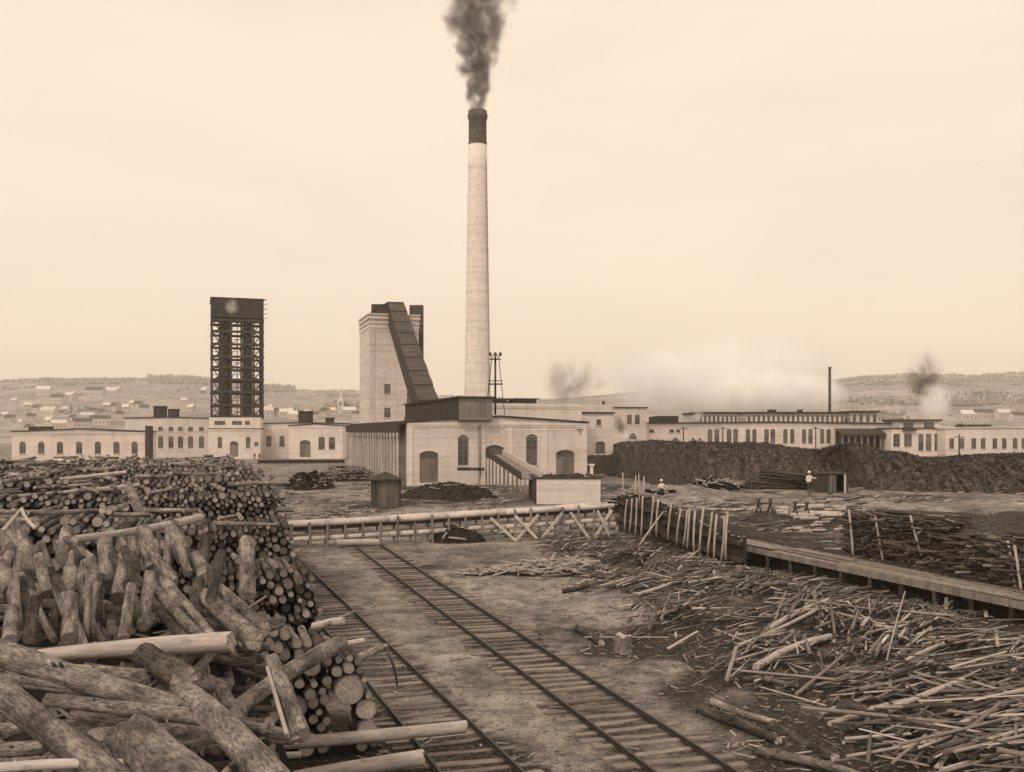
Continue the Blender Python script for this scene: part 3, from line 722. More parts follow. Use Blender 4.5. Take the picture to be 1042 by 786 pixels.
r3 = bldg('annex_mill', 'pale mill annex with wide dark openings between the shed and the end wing', fr3, fr3.u(964), 20, fr3.z(930, 436.5), o, 0, frieze=False, rm='dark_roof')
roof_mon(r3, fr3.u(922), fr3.u(965), 4, 12, fr3.z(930, 436.5), fr3.z(930, 428.5), 2, 'pale_roof')
part(r3, 'door_hood', 'dark_roof', lambda b: b.box(fr3.u(918), fr3.u(931), -1, 0, fr3.z(920, 438.5), fr3.z(920, 437)))
fr4 = Fac(962, 196, -.03, RB)
wx = (968.5, 979, 991, 1000.5, 1012.5, 1022, 1033, 1042, 1052)
o = [fr4.op('w', x - 2.5, x + 2.5, 446, 457, .15, 2, 4) for x in wx]
r4 = bldg('end_wing_mill', 'pale low mill wing with a row of small windows at the end of the range', fr4, fr4.u(1085), 18, fr4.z(1000, 436.5), o, 0.2, frieze=False, rm='pale_roof')
part(r4, 'roof_box', 'grey_roof', lambda b: b.box(fr4.u(989), fr4.u(1016), 3, 8, fr4.z(1000, 436.5) + .3, fr4.z(1000, 432)))
part(r4, 'roof_vent', 'dark_board', lambda b: b.box(fr4.u(983), fr4.u(985.5), 3, 4, fr4.z(985, 437), fr4.z(985, 431)))
st = thing('iron_stack', 'thin dark iron stack standing behind the long mill', 'stack', (X_(844.3, 235), 235, 0))
zz = Z_(375, 235)
part(st, 'pipe', 'iron', lambda b: b.log((0, 0, 0), (0, 0, zz), .36, .32, 12, 2, m=0, em=0))
part(st, 'collar', 'iron', lambda b: b.log((0, 0, zz + .004), (0, 0, zz + .3), .42, .42, 12, 1, m=0, em=0))
for px, Y, yt, label in ((976, 150, 442, 'single dark telegraph pole before the end wing of the mill'), (768, 135, 462, 'thin telegraph pole standing in front of the dark heap'), (695.5, 190, 434, 'short dark pole at the left part of the long mill'), (735.5, 195, 434, 'dark pole between the paired windows of the long mill'), (830, 198, 434, 'dark pole near the right windows of the long mill')):
    pz = ground_z(X_(px, Y), Y)
    t = thing('telegraph_pole', label, 'pole', (X_(px, Y), Y, pz), 0, 'telegraph poles')
    h = Z_(yt, Y) - pz
    part(t, 'pole', 'dark_bark', lambda b: b.log((0, 0, -.5), (0, 0, h), .15, .10, 8, 2, em=0))
    part(t, 'crossarm', 'dark_board', lambda b: b.box(-.8, .8, -.16, -.11, h - .5, h - .38))
    for s in (-.65, 0.4): part(t, 'insulator', 'stone', lambda b: b.log((s, -.135, h - .376), (s, -.135, h - .24), .04, .03, 6, 1, m=0, em=0))
# dark board fence before the rear wing
fe = thing('board_fence', 'dark close-boarded fence running from the mill house to the dark heap', 'fence', (X_(598, 145), 145, 1.0), .12)
for k in range(24): part(fe, 'board', 'dark_board', lambda b: b.box(k * .31, k * .31 + .29, 0, .05, -.6, Z_(463.5, 145) - 1.0 + .04 * (k % 3)))
for z in (.4, 1.6): part(fe, 'fence_rail', 'dark_board', lambda b: b.box(0, 7.4, .054, .15, z, z + .15))
wp = tag(part(None, 'white_post', 'shirt', lambda b: (b.beam((X_(602, 116), 116, 0), (X_(602, 116), 116, Z_(474, 116)), .35, .35), b.box(X_(602, 116) - .35, X_(602, 116) + .35, 115.7, 116.3, Z_(474, 116) + .004, Z_(474, 116) + .2))), 'short white capped post by the right corner of the mill house', 'post')
# watchman's hut
fh = Fac(381.5, 87, GR)
wh = fh.u(407); hh_ = fh.z(395, 488.5)
hut = thing('small_hut', 'small square board hut with low pyramid roof by the corner of the mill house', 'hut', (fh.lx, fh.ly, -.05), GR)
for k in range(10): part(hut, 'front_board', 'hut_board', lambda b: b.box(k * wh / 10, (k + 1) * wh / 10 - .02, 0, .06, 0, hh_))
part(hut, 'wall', 'dark_board', lambda b: (b.box(.01, wh - .01, .064, wh, 0, hh_)))  # side walls coloured darker than the front, as their shade
for u in (-.04, wh - .1): part(hut, 'corner_post', 'dark_board', lambda b: b.box(u, u + .2, -.06, -.003, 0, hh_))
def _hutr(b):
    a, c = -.35, wh + .35; q = b.addv([(a, a, hh_ + .004), (c, a, hh_ + .004), (c, c, hh_ + .004), (a, c, hh_ + .004), (wh / 2, wh / 2, hh_ + .75), (a, a, hh_ + .12), (c, a, hh_ + .12), (c, c, hh_ + .12), (a, c, hh_ + .12)])
    for f in ((3, 2, 1, 0), (0, 1, 6, 5), (1, 2, 7, 6), (2, 3, 8, 7), (3, 0, 5, 8), (5, 6, 4), (6, 7, 4), (7, 8, 4), (8, 5, 4)): b.idx([q + i for i in f])
part(hut, 'roof', 'dark_roof', _hutr)
# ------------------------------------------------------------------ railway tracks
def track(name, label, x0, sl, y0, y1):
    ang = math.atan(sl); root = thing(name, label, 'railway track', (x0 - sl * y0, y0, 0), ang)
    L = (y1 - y0) / math.cos(ang)
    lib = []
    for q in range(5):
        b = MB(); w = .18 + .03 * (q % 3)
        n = 4; xs = [-1.28 + rnd(-.08, .08) * 1, -.4, .4, 1.28 + rnd(-.1, .1)]
        sec = [[(x, s * w / 2 + rnd(-.012, .012), z + (rnd(-.012, .008) if z > 0 else 0)) for (s, z) in ((-1, -.1), (1, -.1), (1, .06), (-1, .06))] for x in xs]
        base = b.addv([p for s_ in sec for p in s_])
        for i in range(3):
            for j in range(4):
                b.idx((base + i * 4 + j, base + i * 4 + (j + 1) % 4, base + i * 4 + 4 + (j + 1) % 4, base + i * 4 + 4 + j), 0, (q - 2) * .26)
        b.idx([base + j for j in (3, 2, 1, 0)], 0); b.idx([base + 12 + j for j in range(4)], 0)
        lib.append(b.mesh('sleeper', ['sleeper']))
    k = 0; v = 0.3
    while v < L:
        o = put('sleeper', random.choice(lib), root); o.location = (rnd(-.08, .08), v, -.045 + rnd(-.03, .02)); o.rotation_euler = (rnd(-.02, .02), rnd(-.015, .015), rnd(-.09, .09))
        v += .60 + rnd(-.10, .10)
    for s in (-.745, .745):
        r = MB(); seg = 14
        for k in range(seg):
            va, vb = L * k / seg, L * (k + 1) / seg
            ja, jb = .03 * mnoise.noise((va * .2, s, 3)), .03 * mnoise.noise((vb * .2, s, 3))
            r.beam((s + ja, va, .045), (s + jb, vb, .045), .10, .02); r.beam((s + ja, va, .08), (s + jb, vb, .08), .02, .05); r.beam((s + ja, va, .12), (s + jb, vb, .12), .055, .03)
        r.build('rail', 'rail', root)
    return root
track('railway_track', 'straight railway track ending at a log stop before the timber flume', 9.40, .313, 12, 56.6)
track('railway_track', 'railway track hugging the foot of the log stacks', 6.03, .352, 12, 57)
# a yard track beyond the flume
track('railway_track', 'short piece of yard track beyond the flume near the dark scrap heap', 4.2, .352, 78, 140)

# ------------------------------------------------------------------ timber flume across the yard
flm = thing('timber_flume', 'long low timber trestle of pale beams on posts crossing behind the track end', 'flume', (0, 0, 0))
FA, FB = Vector((X_(270, 56.5), 56.5, 0)), Vector((X_(622, 62), 62, 0))
fdir = (FB - FA).normalized(); fn = Vector((-fdir.y, fdir.x, 0))
def fz(f): return Z_(546 - 22 * f, 56.5 + 5.5 * f)
def fp(f, s, h): q = FA.lerp(FB, f) + fn * s; return Vector((q.x, q.y, fz(f) + h))
for k in range(6):
    f0, f1 = k / 6, (k + 1) / 6 - .002
    for s in (-.55, .55):
        part(flm, 'top_rail', 'pale_board', lambda b: b.log(fp(f0, s, .62), fp(f1, s, .62), .16, .15, 9, 2, .06, .02, 0, 0, 0, True, k + s))
        part(flm, 'trough_side', 'dark_board', lambda b: b.beam(fp(f0, s * .84, .40), fp(f1, s * .84, .40), .07, .30))  # dark strip added for the dark band beneath the top rail
    part(flm, 'sill_beam', 'pale_board', lambda b: b.log(fp(f0, -.62, -.22), fp(f1, -.62, -.22), .15, .15, 9, 2, .06, .02, 0, 0, 0, True, k))
    part(flm, 'sill_beam', 'mid_board', lambda b: b.beam(fp(f0, .62, -.22), fp(f1, .62, -.22), .2, .26))
for k in range(21):
    f = .02 + k * .048
    for s in (-.78, .78):
        q = fp(f, s, 0); lean = rnd(-.06, .06)
        part(flm, 'post', 'plank' if (k * 7 + (s > 0)) % 3 == 0 else 'mid_board', lambda b: b.beam((q.x + lean, q.y, ground_z(q.x, q.y) - .3), (q.x, q.y, q.z + rnd(.35, .85)), .13, .13))
def fpx(px): return (px - 270) / 352.0
for xa, ta, xc, tc_ in ((488, 1, 514, 0), (514, 1, 538, 0), (514, 0, 538, 1), (540, 0, 563, 1), (572, 1, 592, 0), (598, 0, 617, 1), (601, 1, 615, 0)):
    a, c = fp(fpx(xa), -.9, .4 if ta else 0), fp(fpx(xc), -.9, .4 if tc_ else 0); sh_ = -.14 if ta else 0
    if not ta: a.z = ground_z(a.x, a.y) + .05
    if not tc_: c.z = ground_z(c.x, c.y) + .05
    part(flm, 'brace', 'pale_board', lambda b: b.beam((a.x, a.y + sh_, a.z), (c.x, c.y + sh_, c.z), .12, .16))

# ------------------------------------------------------------------ retaining crib with leaning stakes
cr = thing('crib_wall', 'dark timber crib wall of round posts with pale stakes leaning on it', 'retaining wall', (0, 0, 0))
CA, CB = Vector((7.3, 66.5, 0)), Vector((11.3, 47.5, 0))
cdv = (CB - CA).normalized(); cn = Vector((cdv.y, -cdv.x, 0)); cn = cn if cn.x < 0 else -cn
CL = (CB - CA).length
def ctop(f): return lerpt([(0, 2.55), (.35, 2.5), (.5, 2.2), (1, 1.55)], f)
lib = [None] * 6
for q in range(6):
    b = MB(); b.log((0, 0, -.4), (rnd(-.03, .03), 0, 1), 1, .86, 7, 2, .15, 0, 0, 1, seed=q); lib[q] = b.mesh('post', ['post_bark', 'cut_wood'])
k = 0; d = 0.0
while d < CL:
    f = d / CL; p = CA + cdv * d; r = rnd(.10, .15); h = ctop(f) * rnd(.86, 1.05)
    o = put('post', lib[k % 6], cr); o.location = (p.x, p.y, ground_z(p.x, p.y) - .05); o.scale = (r, r, h); o.rotation_euler = (rnd(-.05, .05), rnd(-.05, .05), rnd(0, 6))
    d += r * 2.0; k += 1
for f0, f1, h in ((0, .5, 1.9), (0, .5, .8), (.45, 1, 1.3), (.45, 1, .5)):
    a, c = CA.lerp(CB, f0), CA.lerp(CB, f1)
    part(cr, 'wale', 'dark_board', lambda b: b.beam(a + cn * .22 + Vector((0, 0, h)), c + cn * .22 + Vector((0, 0, h - .12)), .14, .2))
for f0, f1 in ((0, .12), (.12, .25), (.25, .38)):
    a, c = CA.lerp(CB, f0), CA.lerp(CB, f1)
    part(cr, 'cap_beam', 'plank', lambda b: b.beam(a + Vector((0, 0, 2.72)), c + Vector((0, 0, 2.70)), .3, .16))
for px, yt, yb in ((638, 508, 537), (643, 507, 540), (649, 507, 541), (655, 505, 543), (664, 505, 541), (671, 508, 539), (683, 512, 545), (692, 518, 548), (699, 519, 548), (703, 517, 551), (710, 520, 554), (716, 517, 556), (724, 521, 562), (731, 523, 566), (738, 526, 570), (743, 521, 562)):
    # each stake stands on the ground just before the wall
    Yg = 440; k_ = (px + 6 - 521) / F
    # intersect the column of the pixel with the wall line
    t = (k_ * CA.y - CA.x) / (cdv.x - k_ * cdv.y); p = CA + cdv * t + cn * .55
    foot = Vector((p.x, p.y, ground_z(p.x, p.y) + Z_(yb, p.y) * .5)); q = CA + cdv * (t + rnd(-.25, .25)) + cn * .12
    top = Vector((q.x - .25, q.y, Z_(yt, q.y)))
    part(cr, 'stake', ['peeled', 'cut_wood'], lambda b: b.log(foot, top, .065, .05, 7, 3, .1, .05, seed=px))
part(cr, 'fallen_stake', ['peeled', 'cut_wood'], lambda b: b.log(P(650, 556, 54.5), P(675, 521, 57), .06, .045, 7, 3, .1, .04, seed=3))
# thin poles standing behind it
for px, yt in ((634.5, 481), (646, 484), (651, 483), (655, 485)):
    tag(part(None, 'upright_pole', ['peeled', 'cut_wood'], lambda b: b.log((X_(px, 70), 70, 1.2), (X_(px, 70) + rnd(-.1, .1), 70, Z_(yt, 70)), .06, .04, 6, 2, seed=px)), 'thin upright pole standing behind the head of the crib wall', 'pole', 'upright poles behind the crib')

# ------------------------------------------------------------------ plank walkway
wk = thing('plank_walkway', 'long plank walkway on low posts running past the slab stacks', 'walkway', (0, 0, 0))
WA, WB = Vector((10.9, 51.0, 1.0)), Vector((18.8, 30.2, .80))
wdv = (WB - WA).normalized(); wn_ = Vector((-wdv.y, wdv.x, 0)).normalized(); wn_ = wn_ if wn_.x > 0 else -wn_
nseg = 5
for s in range(7):
    for k in range(nseg):
        a, c = WA.lerp(WB, k / nseg), WA.lerp(WB, (k + 1) / nseg - .003)
        off = wn_ * (.1 + s * .235) + Vector((0, 0, rnd(-.035, .035)))
        part(wk, 'plank', 'plank', lambda b: b.beam(a + off, c + off + Vector((0, 0, rnd(-.035, .035))), .21, .05, 0, rnd(-.7, .6)))
for s in (.0, 1.6):
    part(wk, 'stringer', 'mid_board', lambda b: b.beam(WA + wn_ * s - Vector((0, 0, .17)), WB + wn_ * s - Vector((0, 0, .17)), .16, .26))
for k in range(13):
    for s in (.0, 1.6):
        p = WA.lerp(WB, .02 + k / 12.6) + wn_ * s
        part(wk, 'post', ['post_bark', 'cut_wood'], lambda b: b.log((p.x, p.y, ground_z(p.x, p.y) - .3), (p.x, p.y, p.z - .3), .10, .09, 8, 1, seed=k))
for k in range(12):
    p = WA.lerp(WB, .02 + k / 12.6); q = WA.lerp(WB, .02 + (k + 1) / 12.6)
    if k % 3 != 1: part(wk, 'back_board', 'dark_board', lambda b: b.beam(Vector((p.x, p.y, .55)) + wn_ * 1.75, Vector((q.x, q.y, .5)) + wn_ * 1.75, .06, .7))

# ------------------------------------------------------------------ logs
LOGN = 0
def bark_log(label, p0, p1, r0, r1=None, m='bark', rough=.10, bend=.0, group=None, n=16, segs=10, name='log', cat='log', seed=None):
    """one log of its own: bark mesh and two cut ends as parts"""
    global LOGN; LOGN += 1; sd_ = LOGN * 1.7 if seed is None else seed
    p0, p1 = Vector(p0), Vector(p1); r1 = r1 or r0 * .9; mid = (p0 + p1) / 2
    b = MB(); base, n, sg = b.log(p0 - mid, p1 - mid, r0, r1, n, segs, rough, bend or (p1 - p0).length * rnd(0, .022), 0, 0, rnd(-.55, .15) if m == 'bark' else rnd(-.2, .15), caps=False, seed=sd_)
    for e in (0, sg):
        for j in range(n): b.v[base + e * n + j] = tuple(Vector(b.v[base + e * n + j]) + (p1 - p0).normalized() * rnd(-.22, .22) * r0)
    if rough > .09 and n > 12:
        for kk in range(random.randrange(2, 5)):          # knots and stubs of branches
            f = rnd(.1, .9); an = rnd(0, 6.28); ax = (p1 - p0).normalized(); uu = ax.orthogonal().normalized(); ww_ = ax.cross(uu); dd = (uu * math.cos(an) + ww_ * math.sin(an)); c_ = (p0 - mid).lerp(p1 - mid, f); rr = r0 + (r1 - r0) * f
            b.log(c_ + dd * rr * .7, c_ + dd * (rr * 1.08 + rnd(0, .05)) + ax * rnd(-.03, .03), rr * rnd(.14, .26), rr * .12, 7, 1, 0, 0, 0, 0, rnd(-.6, .3), True, kk)
    o = b.build(name, m); o.location = mid; tag(o, label, cat, group)
    for e in (0, sg):
        c = MB(); ids = [base + e * n + j for j in range(n)]
        pts = [Vector(b.v[i]) for i in ids]; ctr = sum(pts, Vector()) / n
        dd = (p1 - p0).normalized() * (.012 if e else -.012)
        for j in range(n):
            j2 = (j + 1) % n; uv = [(0, 0), (math.cos(2 * math.pi * j / n), math.sin(2 * math.pi * j / n)), (math.cos(2 * math.pi * j2 / n), math.sin(2 * math.pi * j2 / n))]
            q = [ctr + dd, pts[j], pts[j2]]
            if e == 0: q = [q[0], q[2], q[1]]; uv = [uv[0], uv[2], uv[1]]
            c.face(q, 0, rnd(-.05, .05), uv)
        c.build('cut_end', 'cut_wood', o)
    return o
# library of log meshes for the stacks: axis along local Y, unit radius and length
LIB = []
for q in range(9):
    b = MB(); base, n, sg = b.log((0, -.5, 0), (0, .5, 0), 1, rnd(.84, .97), 13, 3, .13, .0, 0, 0, caps=False, seed=q * 5.3)
    for k, (u, f) in enumerate(zip(b.uv, b.f)): b.uv[k] = [((x - q * 5.3 * 1.37 % 50) * .18, y * 1.8) for x, y in u]
    bme = b.mesh('log', ['dark_bark' if q in (2, 5, 7) else 'bark'])
    ends = []
    for e in (0, sg):
        c = MB(); pts = [Vector(b.v[base + e * n + j]) for j in range(n)]; t_ = rnd(-.35, .45)
        uv = [(math.cos(2 * math.pi * j / n), math.sin(2 * math.pi * j / n)) for j in range(n)]
        if e == 0: pts, uv = pts[::-1], uv[::-1]
        c.face(pts, 0, t_, uv); ends.append(c.mesh('cut_end', ['cut_wood']))
    LIB.append((bme, ends))
def lib_log(label, group, loc, r, L, rot, q=None):
    bme, ends = LIB[random.randrange(9) if q is None else q]
    o = put('log', bme); o.location = loc; o.scale = (r, L, r); o.rotation_mode = 'QUATERNION'; o.rotation_quaternion = rot
    tag(o, label, 'log', group)
    for e in ends: put('cut_end', e, o)
    return o
def rot_to(d, roll=0.0):
    d = Vector(d).normalized(); return d.to_track_quat('Y', 'Z') @ Quaternion((0, 1, 0), roll)

def pack(width, height_fn, rfn, lean=0.25, n=900, seed=1, dx=.03, floor=0.0, pre=()):
    """drop round logs one by one into the lowest free hollow: cross-section of a stack; x runs from -width to 0"""
    rng = random.Random(seed); xs = np.arange(-width, 0, dx); cx, cz, crr = [q[0] for q in pre], [q[1] for q in pre], [q[2] for q in pre]; outl = list(pre)
    for i in range(n):
        r = rfn(rng)
        z = np.full(len(xs), r + floor)
        if cx:
            ax, az, ar = np.array(cx[-260:]), np.array(cz[-260:]), np.array(crr[-260:])
            dd = xs[:, None] - ax[None, :]; rr = (r + ar)[None, :]
            h = rr * rr - dd * dd
            z = np.maximum(z, np.where(h > 0, az[None, :] + np.sqrt(np.maximum(h, 0)), -9).max(axis=1))
        ok = (xs <= -r - (z - floor) * lean) & (xs >= -width + r)
        lim = height_fn(xs)
        zz = np.where(ok & (z + r < lim), z, 99)
        zz = zz + np.array([0.0]) 
        j = int(np.argmin(zz + rng.random() * 0.0))
        if zz[j] > 50: 
            if i > 40: break
            continue
        cx.append(float(xs[j])); cz.append(float(zz[j])); crr.append(r); outl.append((float(xs[j]), float(zz[j]), r * rng.uniform(.74, .95)))
    return outl

def flank(Y): return lerpt([(6, -2.7), (12, -2.8), (18, -4.1), (20.5, -2.75), (25.5, -4.6), (30.5, -6.2), (36, -8.05), (40, -9.4), (44, -10.9), (50, -13.1), (62, -17.3)], Y)

# corner stack by the track: individual logs, some very thick
def rf_corner(g):
    x = g.random()
    return g.uniform(.22, .27) if x < .04 else (g.uniform(.15, .20) if x < .2 else g.uniform(.08, .14))
ck = pack(4.3, lambda x: np.interp(-x, [0, .3, .9, 1.8, 3, 4.5], [1.5, 1.9, 2.15, 2.6, 3.1, 3.4]), rf_corner, .12, 400, 11, pre=((-.06, .12, .11), (-.33, .12, .12), (-.22, .43, .21), (-.30, .85, .22), (-.62, 1.30, .31), (-1.5, .16, .16), (-2.4, .2, .2)))
c0 = Vector((-2.75, 20.3, .04))
for (x, z, r) in ck:
    L = rnd(1.3, 1.9); yaw = rnd(-.06, .06)
    p = c0 + DU * x + DV * (L / 2 + rnd(-.12, .22)); p.z += z
    lib_log(('very thick' if r > .24 else 'thick' if r > .16 else 'middling' if r > .12 else 'slim') + ' cut log end-on ' + ('at the foot of' if z < .8 else 'midway up' if z < 1.7 else 'at the top of') + ' the corner stack beside the sleepers', 'logs of the corner stack', p, r, L, rot_to(DV + DU * yaw))
# taller tiers behind, stepping up
def rf(g): return g.uniform(.065, .115) if g.random() < .85 else g.uniform(.115, .155)
singles = len(ck)
tiers = [(25.2, 3.2, 8), (30.2, 3.9, 9), (36, 4.45, 13), (39.6, 4.75, 15), (43.5, 5.0, 17), (48.5, 5.1, 20), (54, 5.05, 23), (61, 4.9, 26), (22.6, 4.55, 6.5)]
packs = {}
for i, (Y, H, wdt) in enumerate(tiers):
    ph = i * 1.3
    lst = pack(wdt, lambda x: H + .10 * np.sin(x * .9 + ph) + .08 * np.sin(x * 2.3 + ph * 2), rf, .04 if i > 1 else .17, 3200, 20 + i, .05, 0.0 if i < 4 else (2.2 if i < 6 else (3.0 if i < 8 else 2.9)))
    c0 = Vector((flank(Y) if Y != 22.6 else -7.0, Y, .03)); sb = MB()
    for (x, z, r) in lst:
        L = rnd(2.6, 3.3); p = c0 + DU * x + DV * rnd(-.3, .75); p.z += z; yaw = DU * rnd(-.03, .03)
        if i == 0 and x > -3.2 and z > .4 and singles < 165:
            singles += 1
            lib_log(('thick' if r > .15 else 'middling' if r > .125 else 'slim') + ' log end-on ' + ('low' if z < 1.4 else 'high') + ' in the second tier behind the corner stack', 'logs of the second tier', p + DV * L / 2, r, L, rot_to(DV + yaw)); continue
        sb.log(p, p + (DV + yaw) * L, r, r * rnd(.85, .98), 9, 1, 0, 0, 0, 1, rnd(-1.4, -.5), True, rnd(0, 40), rnd(-1.25, .25))  # bark sides darkened so gaps between the ends read as shade
    # loose logs strewn on top of the tier
    for k in range(int(wdt * 1.6)):
        x = -rnd(.8, wdt); p = c0 + DU * x + DV * rnd(.2, 2.5); p.z = H + .10 * math.sin(x * .9 + ph) + .02 + rnd(0, .12); a = rnd(0, 6.28) if random.random() < .5 else GR + math.pi / 2 + rnd(-.2, .2); L = rnd(.8, 2.2); r = rnd(.05, .10)
        sb.log(p, p + Vector((math.cos(a), math.sin(a), rnd(-.08, .08))) * L, r, r * .9, 8, 1, 0, 0, 0, 1, rnd(-.3, .4), True, rnd(0, 40), rnd(-.4, .4))
    o = sb.build('log_tier', ['bark', 'cut_wood'], None, 'stuff')
    tag(o, ['close-packed logs of the low tier behind the corner stack', 'close-packed logs of the tier between the corner stack and high front', 'high front face of the big log stack beside the bend of track', 'second step at the top of the big log stack', 'third step at the top of the big log stack', 'upper log rows crossed by pale poles', 'rear rows of the big log stack', 'hindmost rows of the log stack below the long store', 'jumbled log ends behind the slumped heap under the pale straight pole'][i], 'log stack', 'tiers of the big log stack')

# bark filler under the near logs, coloured near-black for the shaded gaps
HT = [(4, 2.6), (7, 3.0), (9, 3.15), (11.5, 3.15), (13, 2.75), (14.5, 2.6), (16, 2.75), (18, 3.15), (20, 3.5), (23, 3.75), (34, 3.8), (37, 3.2)]
def heap_z(x, y):
    f = flank(y) if y < 18.6 else -6.4 - (y - 18.6) * .6
    e = sstep(-.1, 1.3, f - x)
    return lerpt(HT, y) * e + (.22 * mnoise.noise((x * .9, y * .9, 1)) + .1 * mnoise.noise((x * 2.6, y * 2.6, 5))) * e - .3 * (1 - e)
hb = MB(); xs = axis([(-22, -2.5, .3)]); ys = axis([(4, 37, .35)])
b0_ = hb.addv([(x, y, heap_z(x, y)) for y in ys for x in xs]); nn = len(xs)
for j in range(len(ys) - 1):
    for i in range(nn - 1): hb.idx((b0_ + j * nn + i, b0_ + j * nn + i + 1, b0_ + (j + 1) * nn + i + 1, b0_ + (j + 1) * nn + i), 0, 0, None, True)
o = hb.build('dark_gap_bed', 'bark_waste', None, 'stuff'); tag(o, 'bark filler under the near logs, blackened to stand for shaded gaps', 'bark heap')

# slumped logs pointing down towards the yard
rows = [(558, 21.3, 12), (572, 19.2, 17), (588, 18.0, 15), (602, 17.0, 18), (618, 16.2, 16), (634, 15.4, 18), (646, 14.8, 17), (655, 14.3, 15)]
cnt = 0
for ri, (py, Y, w) in enumerate(rows):
    px = -35 + rnd(0, 15); lim = 212 if ri < 5 else 145
    while px < lim:
        ww = w * (rnd(.42, .75) if random.random() < .72 else rnd(.75, 1.15)); r = ww / 2 * Y / F
        px += ww * .55
        if random.random() < .76:
            e = P(px, py + rnd(-9, 9), Y + rnd(-.3, .3)); pitch = rnd(.0, .3) if ri < 1 else rnd(.2, .7); yaw = math.atan((px - 521) / F) + (rnd(-.30, .14) if random.random() < .72 else rnd(-.6, .5))
            L = rnd(.7, 1.25)
            d = Vector((math.sin(yaw) * math.cos(pitch), math.cos(yaw) * math.cos(pitch), math.sin(pitch)))
            lib_log(('long ' if L > 1.35 else 'short ' if L < 1.1 else '') + ('thick' if ww > 17 else 'slim' if ww < 12.5 else 'middling') + ' log slumped ' + ('steeply' if pitch > .38 else 'flatly') + (' along the upper edge of the loose heap' if ri < 3 else ' in the middle of the loose heap' if ri < 6 else ' at the foot of the loose heap') , 'logs of the slumped heap', e + d * L / 2, r, L, rot_to(d, rnd(0, 6)))
            cnt += 1
        px += ww * .52 + rnd(0, 5)
# loose logs filling the heap
fb_ = MB()
for k in range(420):
    y = rnd(7, 33); x = (flank(y) if y < 18.6 else -6.4 - (y - 18.6) * .6) - .5 - rnd(0, 1) ** 1.0 * (y * .55 - .5)
    z = heap_z(x, y) + rnd(-.05, .10); L = rnd(.7, 2.0); r = rnd(.06, .15); a = rnd(0, 6.28); pi_ = rnd(-.35, .35)
    d = Vector((math.cos(a) * math.cos(pi_), math.sin(a) * math.cos(pi_), math.sin(pi_)))
    fb_.log(Vector((x, y, z)) - d * L / 2, Vector((x, y, z)) + d * L / 2, r, r * .9, 10, 3, .1, .03, 0, 1, rnd(-.5, .15), True, rnd(0, 40), rnd(-.4, .2))
for k in range(150):
    Yk = rnd(12.2, 18.0); px = rnd(150, 300); x = X_(px, Yk); 
    if x > flank(Yk) - .25: continue
    z = heap_z(x, Yk) + rnd(0, .16); L = rnd(.5, 1.5); r = rnd(.05, .12); a = rnd(0, 6.28); d = Vector((math.cos(a), math.sin(a), rnd(-.3, .3)))
    fb_.log(Vector((x, Yk, z)) - d * L / 2, Vector((x, Yk, z)) + d * L / 2, r, r * .9, 10, 3, .12, .03, 0, 1, rnd(-.8, .1), True, rnd(0, 40), rnd(-.6, .2))
for k in range(900):
    y = rnd(7, 24); x = flank(y) - .4 - rnd(0, 1) * (y * .55)
    z = heap_z(x, y) + rnd(0, .08); L = rnd(.15, .7); a = rnd(0, 6.28)
    fb_.beam((x, y, z), (x + math.cos(a) * L, y + math.sin(a) * L, z + rnd(-.1, .2)), rnd(.02, .1), .015, 0, rnd(-.6, .3))
o = fb_.build('loose_logs', ['bark', 'cut_wood'], None, 'stuff'); tag(o, 'small loose logs and bark slabs jumbled among the near logs', 'logs')

# logs placed one by one
def HL(label, a, b_, w0, w1=None, m='bark', **kw):
    Ym = (a[2] + b_[2]) / 2
    return bark_log(label, P(*a), P(*b_), w0 / 2 * a[2] / F, (w1 or w0) / 2 * b_[2] / F, m, **kw)
HL('thick dark-sided log slanting down across the foreground heap', (-40, 652, 12.8), (188, 720, 10.6), 30, 20, rough=.16, bend=.06)
HL('slim log under the thick slanting log at the frame edge', (-25, 688, 12.2), (97, 705, 11.4), 15, 9, rough=.12)
HL('mottled log with a pale split end lying below the thick slanting log', (48, 712, 10.9), (212, 731, 10.2), 13, 17, rough=.14, bend=.04)
HL('heavy mottled log running down to the lower edge of the heap', (-40, 676, 10.6), (125, 798, 8.4), 30, 30, rough=.12)
HL('big rough log with a ragged top leaning over the near heap', (188, 706, 10.9), (284, 802, 8.3), 27, 36, rough=.14)
HL('huge log with flaking bark and a frayed end at the foot of the heap', (138, 752, 9.2), (225, 830, 7.6), 52, 62, rough=.16)
HL('pale peeled trunk lying level across the heap', (40, 668, 13.6), (236, 654, 13.2), 14, 22, 'peeled', rough=.12)
HL('short dark rotten butt below the level peeled trunk', (148, 668, 12.6), (186, 694, 12.0), 30, 34, 'dark_bark', rough=.3, cat='stump', name='stump')
HL('grey broken log beside the dark rotten butt', (70, 683, 12.6), (150, 690, 12.2), 15, 17, rough=.14)
HL('split log standing steeply against the corner stack', (277, 671, 13.6), (307, 749, 12.4), 15, 19, rough=.10)
HL('thin splinter standing beside the steep split log', (272, 679, 13.4), (292, 748, 12.3), 4, 5, 'peeled', rough=.1, n=8, segs=4)
HL('log reaching from the near heap up to the corner stack', (226, 734, 13.0), (346, 655, 18.6), 17, 17, rough=.10)
HL('long pale pole lying from the near heap across the outer rail', (240, 760, 19.6), (474, 739.5, 20.6), 13, 13, 'peeled', rough=.06, bend=.03)
HL('pale peeled pole at the lower edge beside the sleepers', (300, 792, 18.7), (431, 771, 19.0), 15, 17, 'peeled', rough=.06)
HL('short mottled log under the steep split log', (236, 734, 13.2), (298, 749, 12.8), 11, 13, rough=.1)
HL('stout log with a bright cut end rolled onto the slumped heap', (200, 602, 17.2), (259, 652, 14.8), 17, 20, rough=.08)
